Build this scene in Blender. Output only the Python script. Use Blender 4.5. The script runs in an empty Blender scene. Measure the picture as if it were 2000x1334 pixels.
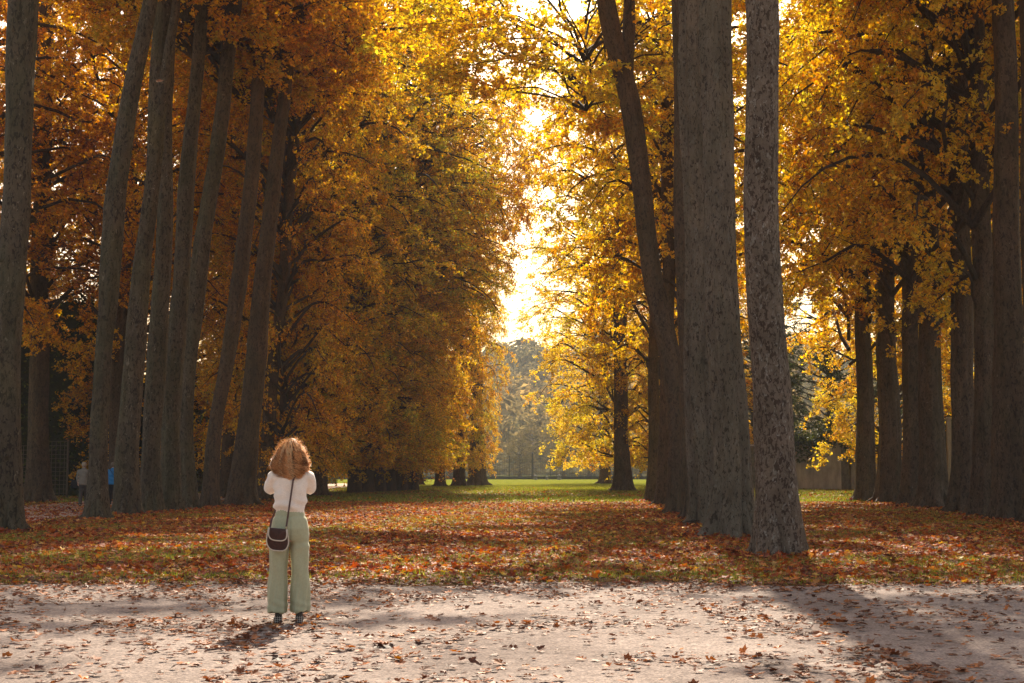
import bpy, bmesh, math, random
import numpy as np
from math import sin, cos, pi, radians
from mathutils import Vector

# ------------------------------------------------------------------ camera, sky, sun
SC = bpy.context.scene
C = SC.collection
F = 2778.0                      # focal length in photo pixels (photo is 2000 wide)
PITCH = math.atan(251.0 / F)
CAMH = 1.4
cam_d = bpy.data.cameras.new("camera")
cam_d.lens = 50.0; cam_d.sensor_width = 36.0
cam_d.clip_start = 0.1; cam_d.clip_end = 8000
cam = bpy.data.objects.new("camera", cam_d); C.objects.link(cam)
cam.location = (0, 0, CAMH); cam.rotation_euler = (pi / 2 + PITCH, 0, 0)
SC.camera = cam

SUN_EL, SUN_AZ = radians(40), radians(4)     # azimuth from +Y, negative = to the left
world = bpy.data.worlds.new("World"); SC.world = world
world.use_nodes = True
wn, wl = world.node_tree.nodes, world.node_tree.links
wn.clear()
w_out = wn.new("ShaderNodeOutputWorld"); w_bg = wn.new("ShaderNodeBackground")
w_sky = wn.new("ShaderNodeTexSky"); w_sky.sky_type = 'NISHITA'; w_sky.sun_disc = False
w_sky.sun_elevation = SUN_EL; w_sky.sun_rotation = SUN_AZ
w_sky.air_density = 1.3; w_sky.dust_density = 4.0; w_sky.ozone_density = 0.7
w_tint = wn.new("ShaderNodeMix"); w_tint.data_type = 'RGBA'; w_tint.blend_type = 'MULTIPLY'
w_tint.inputs[0].default_value = 1.0
w_tint.inputs[7].default_value = (1.0, 0.86, 0.72, 1)
wl.new(w_sky.outputs[0], w_tint.inputs[6]); wl.new(w_tint.outputs[2], w_bg.inputs[0])
w_bg.inputs[1].default_value = 0.115
wl.new(w_bg.outputs[0], w_out.inputs[0])

sun_d = bpy.data.lights.new("sun", 'SUN'); sun_d.energy = 5.0; sun_d.angle = radians(0.5)
sun_d.color = (1.0, 0.90, 0.72)
sun = bpy.data.objects.new("sun", sun_d); C.objects.link(sun)
sd = Vector((sin(SUN_AZ) * cos(SUN_EL), cos(SUN_AZ) * cos(SUN_EL), sin(SUN_EL)))
sun.rotation_euler = sd.to_track_quat('Z', 'Y').to_euler()
sun.location = (0, 60, 60)

SC.view_settings.view_transform = 'Standard'; SC.view_settings.look = 'None'
SC.view_settings.exposure = 1.38; SC.view_settings.gamma = 1.0
cy = SC.cycles
cy.max_bounces = 7; cy.diffuse_bounces = 4; cy.glossy_bounces = 2; cy.transmission_bounces = 4
cy.transparent_max_bounces = 4; cy.volume_bounces = 1
cy.use_denoising = True; cy.sample_clamp_indirect = 6.0
cy.use_adaptive_sampling = True; cy.adaptive_threshold = 0.012

# ------------------------------------------------------------------ helpers
rng = np.random.default_rng(11)
random.seed(5)

def P(px, py, Y):
    """world point seen at photo pixel (px, py) at distance Y in front of the camera"""
    dx = px - 1000.0; up = 667.0 - py
    d = np.array([dx, F * cos(PITCH) - up * sin(PITCH), F * sin(PITCH) + up * cos(PITCH)])
    return np.array([0, 0, CAMH]) + d * (Y / d[1])

def G(px, py):
    dx = px - 1000.0; up = 667.0 - py
    d = np.array([dx, F * cos(PITCH) - up * sin(PITCH), F * sin(PITCH) + up * cos(PITCH)])
    return np.array([0, 0, CAMH]) + d * (-CAMH / d[2])

def tag(o, label=None, cat=None, group=None, kind=None):
    if label: o["label"] = label
    if cat: o["category"] = cat
    if group: o["group"] = group
    if kind: o["kind"] = kind
    return o

def empty(name, loc=(0, 0, 0), rz=0):
    o = bpy.data.objects.new(name, None); C.objects.link(o)
    o.location = loc; o.rotation_euler = (0, 0, rz); o.empty_display_size = 0.3
    return o

def link(name, me, parent=None, loc=(0, 0, 0)):
    o = bpy.data.objects.new(name, me); C.objects.link(o); o.parent = parent; o.location = loc
    return o

def make_mesh(name, V, Fs, mats=(), smooth=False, midx=None, rnd=None, pos=None):
    """Fs: list of (M,k) index arrays"""
    me = bpy.data.meshes.new(name)
    V = np.asarray(V, np.float32)
    if not isinstance(Fs, (list, tuple)): Fs = [Fs]
    Fs = [np.asarray(f, np.int32) for f in Fs if len(f)]
    loops = np.concatenate([f.ravel() for f in Fs])
    sizes = np.concatenate([np.full(len(f), f.shape[1], np.int32) for f in Fs])
    starts = np.concatenate([[0], np.cumsum(sizes)[:-1]]).astype(np.int32)
    me.vertices.add(len(V)); me.vertices.foreach_set("co", V.ravel())
    me.loops.add(len(loops)); me.loops.foreach_set("vertex_index", loops)
    me.polygons.add(len(sizes)); me.polygons.foreach_set("loop_start", starts)
    for m in mats: me.materials.append(m)
    if midx is not None: me.polygons.foreach_set("material_index", np.asarray(midx, np.int32))
    me.polygons.foreach_set("use_smooth", np.full(len(sizes), bool(smooth)) if np.isscalar(smooth) or isinstance(smooth, bool) else np.asarray(smooth))
    me.update(calc_edges=True)
    if rnd is not None:
        a = me.attributes.new("rnd", 'FLOAT', 'FACE'); a.data.foreach_set("value", np.asarray(rnd, np.float32))
    return me

def norm(a): return a / (np.linalg.norm(a, axis=-1, keepdims=True) + 1e-9)

class MB:
    """collects boxes, tubes and lathes into one mesh"""
    def __init__(s): s.v = []; s.f4 = []; s.f3 = []; s.n = 0
    def add(s, V, F4=(), F3=()):
        V = np.asarray(V, float).reshape(-1, 3)
        s.v.append(V)
        if len(F4): s.f4.append(np.asarray(F4) + s.n)
        if len(F3): s.f3.append(np.asarray(F3) + s.n)
        s.n += len(V); return s
    def box(s, c, size, rz=0, taper=1.0):
        x, y, z = np.array(size) / 2.0
        v = []
        for k, t in ((-z, 1), (z, taper)):
            for a, b in ((-x, -y), (x, -y), (x, y), (-x, y)): v.append((a * t, b * t, k))
        v = np.array(v); cr, sr = cos(rz), sin(rz)
        v = np.c_[v[:, 0] * cr - v[:, 1] * sr, v[:, 0] * sr + v[:, 1] * cr, v[:, 2]] + np.array(c)
        return s.add(v, [(3, 2, 1, 0), (4, 5, 6, 7), (0, 1, 5, 4), (1, 2, 6, 5), (2, 3, 7, 6), (3, 0, 4, 7)])
    def rings(s, R, cap=True, closed=True):
        R = np.asarray(R, float); n, k, _ = R.shape
        i = np.arange(n - 1)[:, None]; j = np.arange(k if closed else k - 1)[None, :]; j2 = (j + 1) % k
        f = np.stack([i * k + j, i * k + j2, (i + 1) * k + j2, (i + 1) * k + j], -1).reshape(-1, 4)
        V = R.reshape(-1, 3); F3 = []
        if cap:
            V = np.vstack([V, R[0].mean(0), R[-1].mean(0)]); a, b = n * k, n * k + 1
            F3 = [(a, (q + 1) % k, q) for q in range(k)] + [(b, (n - 1) * k + q, (n - 1) * k + (q + 1) % k) for q in range(k)]
        return s.add(V, f, F3)
    def tube(s, pts, rad, k=8, cap=True, flat=1.0):
        pts = np.asarray(pts, float); n = len(pts)
        rad = np.broadcast_to(np.asarray(rad, float), (n,))
        t = norm(np.gradient(pts, axis=0))
        ref = np.array([0, 0, 1.0]) if abs(t[0][2]) < 0.9 else np.array([0, 1.0, 0])
        u = norm(np.cross(t, ref)); w = np.cross(t, u)
        a = np.arange(k) * 2 * pi / k
        R = pts[:, None] + rad[:, None, None] * (cos_(a)[None, :, None] * u[:, None] + flat * sin_(a)[None, :, None] * w[:, None])
        return s.rings(R, cap)
    def mesh(s, name, mats, smooth=False):
        V = np.vstack(s.v); Fs = []
        if s.f4: Fs.append(np.vstack(s.f4))
        if s.f3: Fs.append(np.vstack(s.f3))
        return make_mesh(name, V, Fs, mats if isinstance(mats, (list, tuple)) else [mats], smooth)
    def build(s, name, mat, parent=None, smooth=False, loc=(0, 0, 0)):
        return link(name, s.mesh(name, mat, smooth), parent, loc)
cos_, sin_ = np.cos, np.sin

# ------------------------------------------------------------------ materials
def new_mat(name):
    m = bpy.data.materials.new(name); m.use_nodes = True
    nt = m.node_tree; nt.nodes.clear()
    out = nt.nodes.new("ShaderNodeOutputMaterial")
    return m, nt.nodes, nt.links, out

def node(ns, kind, **kw):
    n = ns.new(kind)
    for k, v in kw.items():
        if k.startswith("i_"):
            n.inputs[int(k[2:]) if k[2:].isdigit() else k[2:].replace("_", " ")].default_value = v
        else: setattr(n, k, v)
    return n

def ramp(ns, stops, interp='LINEAR'):
    r = ns.new("ShaderNodeValToRGB"); r.color_ramp.interpolation = interp
    el = r.color_ramp.elements
    while len(el) < len(stops): el.new(0.5)
    for e, (p, c) in zip(el, stops):
        e.position = p; e.color = (c[0], c[1], c[2], 1) if len(c) == 3 else c
    return r

def mixc(ns, ls, fac, a, b, blend='MIX'):
    m = ns.new("ShaderNodeMix"); m.data_type = 'RGBA'; m.blend_type = blend
    for k, v in ((0, fac), (6, a), (7, b)):
        if hasattr(v, "is_linked") or isinstance(v, bpy.types.NodeSocket): ls.new(v, m.inputs[k])
        elif k == 0: m.inputs[0].default_value = v
        else: m.inputs[k].default_value = (*v, 1)
    return m.outputs[2]

def noise(ns, ls, vec, scale, detail=4, rough=0.55, dist=0):
    n = ns.new("ShaderNodeTexNoise"); n.inputs["Scale"].default_value = scale
    n.inputs["Detail"].default_value = detail; n.inputs["Roughness"].default_value = rough
    n.inputs["Distortion"].default_value = dist
    if vec is not None: ls.new(vec, n.inputs["Vector"])
    return n.outputs["Fac"]

def coords(ns, ls, kind="Object", scale=(1, 1, 1)):
    tc = ns.new("ShaderNodeTexCoord"); mp = ns.new("ShaderNodeMapping")
    mp.inputs["Scale"].default_value = scale
    ls.new(tc.outputs[kind], mp.inputs[0]); return mp.outputs[0]

def leaf_mat(name, stops, trans=0.5, rough=0.42, tboost=1.25, spec=0.35):
    m, ns, ls, out = new_mat(name)
    at = node(ns, "ShaderNodeAttribute", attribute_name="rnd")
    oi = ns.new("ShaderNodeObjectInfo")
    ad = node(ns, "ShaderNodeMath", operation='MULTIPLY_ADD'); ls.new(oi.outputs["Random"], ad.inputs[0])
    ad.inputs[1].default_value = 0.22; ls.new(at.outputs["Fac"], ad.inputs[2])
    sb = node(ns, "ShaderNodeMath", operation='SUBTRACT'); ls.new(ad.outputs[0], sb.inputs[0]); sb.inputs[1].default_value = 0.11
    r = ramp(ns, stops); ls.new(sb.outputs[0], r.inputs[0])
    wnz = ns.new("ShaderNodeTexWhiteNoise"); wnz.noise_dimensions = '1D'; ls.new(at.outputs["Fac"], wnz.inputs["W"])
    mrv = ns.new("ShaderNodeMapRange"); mrv.inputs["To Min"].default_value = 0.5; mrv.inputs["To Max"].default_value = 1.15; ls.new(wnz.outputs["Value"], mrv.inputs[0])
    hv = ns.new("ShaderNodeHueSaturation"); ls.new(r.outputs[0], hv.inputs["Color"]); ls.new(mrv.outputs[0], hv.inputs["Value"])
    r = hv
    p = ns.new("ShaderNodeBsdfPrincipled"); ls.new(r.outputs[0], p.inputs["Base Color"])
    p.inputs["Roughness"].default_value = rough; p.inputs["Specular IOR Level"].default_value = spec
    t = ns.new("ShaderNodeBsdfTranslucent")
    hs = ns.new("ShaderNodeHueSaturation"); hs.inputs["Saturation"].default_value = 1.1; hs.inputs["Value"].default_value = tboost
    ls.new(r.outputs[0], hs.inputs["Color"]); ls.new(hs.outputs[0], t.inputs[0])
    mx = ns.new("ShaderNodeMixShader"); mx.inputs[0].default_value = trans
    ls.new(p.outputs[0], mx.inputs[1]); ls.new(t.outputs[0], mx.inputs[2]); ls.new(mx.outputs[0], out.inputs[0])
    return m

GOLD = leaf_mat("leaf_gold", [(0.0, (0.20, 0.075, 0.014)), (0.10, (0.52, 0.17, 0.016)), (0.28, (0.80, 0.38, 0.028)),
                              (0.5, (0.86, 0.58, 0.075)), (0.8, (0.82, 0.66, 0.10)), (1.0, (0.40, 0.46, 0.05))], 0.58, tboost=1.15)
OLIVE = leaf_mat("leaf_olive", [(0.0, (0.16, 0.06, 0.014)), (0.12, (0.48, 0.16, 0.016)), (0.28, (0.78, 0.36, 0.026)),
                               (0.55, (0.84, 0.54, 0.07)), (0.8, (0.60, 0.52, 0.07)), (1.0, (0.28, 0.34, 0.045))], 0.55)
RUST = leaf_mat("leaf_rust", [(0.0, (0.18, 0.065, 0.014)), (0.16, (0.52, 0.17, 0.016)), (0.42, (0.76, 0.36, 0.026)),
                              (0.75, (0.80, 0.54, 0.045)), (1.0, (0.50, 0.42, 0.045))], 0.55)
GREEN = leaf_mat("leaf_green", [(0.0, (0.03, 0.035, 0.01)), (0.5, (0.05, 0.065, 0.016)), (0.85, (0.10, 0.115, 0.02)), (1.0, (0.16, 0.13, 0.02))], 0.35, rough=.7, spec=.08)
FAR_LEAF = leaf_mat("leaf_far", [(0.0, (0.13, 0.12, 0.065)), (0.5, (0.24, 0.19, 0.09)), (1.0, (0.44, 0.30, 0.12))], 0.35, rough=.9, spec=0.0)
FALLEN = leaf_mat("leaf_fallen", [(0.0, (0.11, 0.030, 0.018)), (0.25, (0.26, 0.055, 0.022)), (0.5, (0.42, 0.088, 0.026)),
                                  (0.75, (0.54, 0.155, 0.03)), (0.9, (0.55, 0.30, 0.10)), (0.97, (0.72, 0.40, 0.04)), (1.0, (0.7, 0.5, 0.05))],
                  0.28, rough=0.6, spec=0.2)
FALLEN_DRY = leaf_mat("leaf_dry", [(0.0, (0.09, 0.034, 0.020)), (0.45, (0.20, 0.07, 0.034)), (0.75, (0.34, 0.13, 0.055)),
                                   (0.92, (0.42, 0.13, 0.03)), (1.0, (0.58, 0.26, 0.03))], 0.2, rough=0.6, spec=0.2)

def bark_mat(name, base, dark, light, moss, patch=0.5, scale=(5.0, 5.0, 2.2), mossamt=0.35, bump=0.5, lightamt=0.62, furrow=0.35):
    m, ns, ls, out = new_mat(name)
    v = coords(ns, ls, "Object", scale)
    oi = ns.new("ShaderNodeObjectInfo")
    off = node(ns, "ShaderNodeVectorMath", operation='SCALE'); off.inputs[0].default_value = (37, 21, 13)
    ls.new(oi.outputs["Random"], off.inputs["Scale"])
    av = node(ns, "ShaderNodeVectorMath", operation='ADD'); ls.new(v, av.inputs[0]); ls.new(off.outputs[0], av.inputs[1])
    v = av.outputs[0]
    n1 = noise(ns, ls, v, 1.0, 5, 0.62, 0.6)
    n2 = noise(ns, ls, v, 3.1, 4, 0.6, 0.9)
    n3 = noise(ns, ls, v, 2.2, 3, 0.55, 1.4)
    big = noise(ns, ls, v, 0.22, 3, 0.5)
    fine = noise(ns, ls, v, 11.0, 4, 0.7)
    vo = ns.new("ShaderNodeTexVoronoi"); vo.inputs["Scale"].default_value = 3.4; ls.new(v, vo.inputs["Vector"])
    # flaking scales: dark where bark is still on, light where freshly shed
    r1 = ramp(ns, [(patch - 0.012, (0, 0, 0)), (patch + 0.012, (1, 1, 1))]); ls.new(n2, r1.inputs[0])
    c = mixc(ns, ls, r1.outputs[0], dark, base)
    r2 = ramp(ns, [(lightamt, (0, 0, 0)), (lightamt + 0.015, (1, 1, 1))]); ls.new(n3, r2.inputs[0])
    c = mixc(ns, ls, r2.outputs[0], c, light)
    rm = ramp(ns, [(0.45, (0, 0, 0)), (0.62, (1, 1, 1))]); ls.new(big, rm.inputs[0])
    mm = node(ns, "ShaderNodeMath", operation='MULTIPLY'); ls.new(rm.outputs[0], mm.inputs[0]); mm.inputs[1].default_value = mossamt
    c = mixc(ns, ls, mm.outputs[0], c, moss)
    rv = ramp(ns, [(0.2, (0.72, 0.70, 0.68)), (0.8, (1.25, 1.22, 1.2))]); ls.new(fine, rv.inputs[0])
    c = mixc(ns, ls, 1.0, c, rv.outputs[0], 'MULTIPLY')
    rb = ramp(ns, [(0.3, (0.8, 0.78, 0.76)), (0.7, (1.15, 1.15, 1.15))]); ls.new(n1, rb.inputs[0])
    c = mixc(ns, ls, 1.0, c, rb.outputs[0], 'MULTIPLY')
    mp2 = ns.new("ShaderNodeMapping"); mp2.inputs["Scale"].default_value = (2.6, 2.6, 0.42); ls.new(v, mp2.inputs[0])
    fur = noise(ns, ls, mp2.outputs[0], 1.0, 6, 0.68, 0.5)
    rf = ramp(ns, [(0.36, (0.5, 0.47, 0.44)), (0.47, (1, 1, 1))]); ls.new(fur, rf.inputs[0])
    c = mixc(ns, ls, furrow, c, rf.outputs[0], 'MULTIPLY')
    rh = ramp(ns, [(0.3, (0.72, 0.70, 0.66)), (0.55, (1, 1, 1)), (0.75, (1.25, 1.2, 1.12))]); ls.new(noise(ns, ls, v, 0.35, 3, 0.6), rh.inputs[0])
    c = mixc(ns, ls, 1.0, c, rh.outputs[0], 'MULTIPLY')
    p = ns.new("ShaderNodeBsdfPrincipled"); ls.new(c, p.inputs["Base Color"]); p.inputs["Roughness"].default_value = 0.85
    p.inputs["Specular IOR Level"].default_value = 0.25
    hsum = node(ns, "ShaderNodeMath", operation='MULTIPLY_ADD'); ls.new(r1.outputs[0], hsum.inputs[0]); hsum.inputs[1].default_value = -0.35
    ls.new(fine, hsum.inputs[2])
    h2 = node(ns, "ShaderNodeMath", operation='MULTIPLY_ADD'); ls.new(n1, h2.inputs[0]); h2.inputs[1].default_value = 1.5; ls.new(hsum.outputs[0], h2.inputs[2])
    h3 = node(ns, "ShaderNodeMath", operation='MULTIPLY_ADD'); ls.new(fur, h3.inputs[0]); h3.inputs[1].default_value = 4.0 * furrow; ls.new(h2.outputs[0], h3.inputs[2]); h2 = h3
    b = ns.new("ShaderNodeBump"); b.inputs["Strength"].default_value = min(1, bump * 1.4); b.inputs["Distance"].default_value = 0.07
    ls.new(h2.outputs[0], b.inputs["Height"]); ls.new(b.outputs[0], p.inputs["Normal"])
    ls.new(p.outputs[0], out.inputs[0])
    return m

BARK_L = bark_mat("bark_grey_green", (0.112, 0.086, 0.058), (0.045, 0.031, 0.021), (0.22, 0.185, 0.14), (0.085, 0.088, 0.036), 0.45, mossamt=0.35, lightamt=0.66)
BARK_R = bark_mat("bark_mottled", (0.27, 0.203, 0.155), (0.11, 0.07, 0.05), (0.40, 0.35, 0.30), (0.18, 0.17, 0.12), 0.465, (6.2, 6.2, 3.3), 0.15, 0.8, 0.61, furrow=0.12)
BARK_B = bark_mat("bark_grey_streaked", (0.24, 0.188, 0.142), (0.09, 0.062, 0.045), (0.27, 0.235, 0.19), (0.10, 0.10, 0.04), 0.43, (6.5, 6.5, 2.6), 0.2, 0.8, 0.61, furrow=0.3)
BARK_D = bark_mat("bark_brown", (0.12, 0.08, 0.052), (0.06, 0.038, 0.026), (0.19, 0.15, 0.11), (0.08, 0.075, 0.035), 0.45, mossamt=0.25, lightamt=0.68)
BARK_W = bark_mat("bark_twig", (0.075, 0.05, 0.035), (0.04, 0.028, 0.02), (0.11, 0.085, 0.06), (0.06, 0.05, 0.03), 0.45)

def ground_mat():
    m, ns, ls, out = new_mat("lawn_soil")
    v = coords(ns, ls)
    big = noise(ns, ls, v, 0.12, 4, 0.6); mid = noise(ns, ls, v, 1.3, 5, 0.65); fine = noise(ns, ls, v, 14, 5, 0.75)
    g = ramp(ns, [(0.3, (0.055, 0.075, 0.012)), (0.5, (0.125, 0.135, 0.018)), (0.7, (0.20, 0.18, 0.03))]); ls.new(mid, g.inputs[0])
    e = ramp(ns, [(0.3, (0.07, 0.04, 0.02)), (0.7, (0.16, 0.085, 0.035))]); ls.new(fine, e.inputs[0])
    tc = ns.new("ShaderNodeTexCoord"); sp = ns.new("ShaderNodeSeparateXYZ"); ls.new(tc.outputs["Object"], sp.inputs[0])
    # far lawn is cleaner grass, near lawn mostly bare soil and rotting litter
    mr = node(ns, "ShaderNodeMapRange"); mr.inputs["From Min"].default_value = 35; mr.inputs["From Max"].default_value = 85
    ls.new(sp.outputs["Y"], mr.inputs[0])
    s = node(ns, "ShaderNodeMath", operation='MULTIPLY_ADD'); ls.new(mr.outputs[0], s.inputs[0]); s.inputs[1].default_value = 0.42; ls.new(big, s.inputs[2])
    rr = ramp(ns, [(0.5, (0, 0, 0)), (0.66, (1, 1, 1))]); ls.new(s.outputs[0], rr.inputs[0])
    c = mixc(ns, ls, rr.outputs[0], e.outputs[0], g.outputs[0])
    f2 = ramp(ns, [(0.3, (0.6, 0.6, 0.6)), (0.7, (1.3, 1.3, 1.3))]); ls.new(fine, f2.inputs[0])
    c = mixc(ns, ls, 1.0, c, f2.outputs[0], 'MULTIPLY')
    p = ns.new("ShaderNodeBsdfPrincipled"); ls.new(c, p.inputs["Base Color"]); p.inputs["Roughness"].default_value = 1.0; p.inputs["Specular IOR Level"].default_value = 0.0
    b = ns.new("ShaderNodeBump"); b.inputs["Strength"].default_value = 0.8; b.inputs["Distance"].default_value = 0.04
    ls.new(fine, b.inputs["Height"]); ls.new(b.outputs[0], p.inputs["Normal"]); ls.new(p.outputs[0], out.inputs[0])
    return m

def gravel_mat(name, c0=(0.165, 0.131, 0.118), c1=(0.295, 0.24, 0.215)):
    m, ns, ls, out = new_mat(name)
    v = coords(ns, ls)
    big = noise(ns, ls, v, 0.5, 5, 0.6, 0.4); fine = noise(ns, ls, v, 60, 4, 0.8); mid = noise(ns, ls, v, 6, 5, 0.7)
    vo = ns.new("ShaderNodeTexVoronoi"); vo.inputs["Scale"].default_value = 60; ls.new(v, vo.inputs["Vector"])
    r = ramp(ns, [(0.3, c0), (0.68, c1)]); ls.new(big, r.inputs[0])
    r2 = ramp(ns, [(0.25, (0.72, 0.70, 0.69)), (0.75, (1.2, 1.2, 1.2))]); ls.new(mid, r2.inputs[0])
    r3 = ramp(ns, [(0.0, (0.45, 0.42, 0.4)), (0.45, (1, 1, 1)), (1.0, (1.7, 1.66, 1.6))]); ls.new(vo.outputs["Color"], r3.inputs[0])
    c = mixc(ns, ls, 1.0, r.outputs[0], r2.outputs[0], 'MULTIPLY'); c = mixc(ns, ls, 0.8, c, r3.outputs[0], 'MULTIPLY')
    p = ns.new("ShaderNodeBsdfPrincipled"); ls.new(c, p.inputs["Base Color"]); p.inputs["Roughness"].default_value = 0.95; p.inputs["Specular IOR Level"].default_value = 0.04
    hm = node(ns, "ShaderNodeMath", operation='MULTIPLY_ADD'); ls.new(mid, hm.inputs[0]); hm.inputs[1].default_value = 3.0; ls.new(fine, hm.inputs[2])
    b = ns.new("ShaderNodeBump"); b.inputs["Strength"].default_value = 0.7; b.inputs["Distance"].default_value = 0.012
    ls.new(hm.outputs[0], b.inputs["Height"]); ls.new(b.outputs[0], p.inputs["Normal"]); ls.new(p.outputs[0], out.inputs[0])
    return m

def plain(name, col, rough=0.7, spec=0.4, nscale=20, amt=0.25, bump=0.0, metal=0.0, sheen=0.0, stretch=(1, 1, 1), bdist=0.01):
    m, ns, ls, out = new_mat(name)
    v = coords(ns, ls, "Object", stretch)
    f = noise(ns, ls, v, nscale, 4, 0.65)
    lo = tuple(c * (1 - amt) for c in col); hi = tuple(min(1, c * (1 + amt)) for c in col)
    r = ramp(ns, [(0.3, lo), (0.7, hi)]); ls.new(f, r.inputs[0])
    p = ns.new("ShaderNodeBsdfPrincipled"); ls.new(r.outputs[0], p.inputs["Base Color"])
    p.inputs["Roughness"].default_value = rough; p.inputs["Specular IOR Level"].default_value = spec
    p.inputs["Metallic"].default_value = metal; p.inputs["Sheen Weight"].default_value = sheen
    if bump:
        b = ns.new("ShaderNodeBump"); b.inputs["Strength"].default_value = bump; b.inputs["Distance"].default_value = bdist
        ls.new(f, b.inputs["Height"]); ls.new(b.outputs[0], p.inputs["Normal"])
    ls.new(p.outputs[0], out.inputs[0])
    return m

# ------------------------------------------------------------------ leaves
def leaf_template(kites):
    """maple-like leaf in the xy plane, stem at the origin, tip towards +y, length 1; quads"""
    V = []; Q = []
    spec = {5: [(0, 1.0, .30), (50, .86, .27), (-50, .86, .27), (104, .55, .2), (-104, .55, .2)],
            3: [(0, 1.0, .34), (55, .84, .31), (-55, .84, .31)],
            2: [(28, .95, .40), (-28, .95, .40)],
            1: [(0, 1.0, .42)]}[kites]
    for a, L, w in spec:
        a = radians(a); d = np.array([sin(a), cos(a)]); n = np.array([cos(a), -sin(a)])
        b = len(V)
        V += [(0, 0, 0), (*(d * L * .5 + n * w), 0.06), (*(d * L), -0.10 * (1 if kites > 1 else 1)), (*(d * L * .5 - n * w), 0.06)]
        Q.append((b, b + 1, b + 2, b + 3))
    return np.array(V, float), np.array(Q)

def scatter_leaves(pos, fwd, up, size, kites, curl=None):
    """pos,fwd,up (N,3), size (N,) -> verts, quads"""
    T, Q = leaf_template(kites)
    fwd = norm(fwd); side = norm(np.cross(fwd, up)); up = np.cross(side, fwd)
    x = T[:, 0][None, :, None]; y = T[:, 1][None, :, None]; z = np.broadcast_to(T[:, 2][None, :, None], (len(pos), len(T), 1))
    if curl is not None:
        r2 = (T[:, 0] ** 2 + (T[:, 1] - .3) ** 2)[None, :, None]
        z = z + curl[:, None, None] * r2
    V = pos[:, None] + size[:, None, None] * (x * side[:, None] + y * fwd[:, None] + z * up[:, None])
    Fq = (Q[None] + (np.arange(len(pos)) * len(T))[:, None, None]).reshape(-1, 4)
    return V.reshape(-1, 3), Fq

def rand_dirs(n, g): return norm(g.normal(size=(n, 3)))

# ------------------------------------------------------------------ crowns
def batch_tubes(paths, radii, k):
    """paths (N,S,3), radii (N,S) -> verts, quads for N thin tubes"""
    N, S, _ = paths.shape
    t = norm(np.gradient(paths, axis=1))
    ref = np.where(np.abs(t[:, :1, 2:3]) < 0.9, np.array([0, 0, 1.0]), np.array([1.0, 0, 0]))
    u = norm(np.cross(t, np.broadcast_to(ref, t.shape))); w = np.cross(t, u)
    a = np.arange(k) * 2 * pi / k
    R = paths[:, :, None] + radii[:, :, None, None] * (cos_(a)[None, None, :, None] * u[:, :, None] + sin_(a)[None, None, :, None] * w[:, :, None])
    V = R.reshape(-1, 3)
    n = np.arange(N)[:, None, None]; i = np.arange(S - 1)[None, :, None]; j = np.arange(k)[None, None, :]; j2 = (j + 1) % k
    b = n * S * k
    Q = np.stack([b + i * k + j, b + i * k + j2, b + (i + 1) * k + j2, b + (i + 1) * k + j], -1).reshape(-1, 4)
    return V, Q

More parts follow.
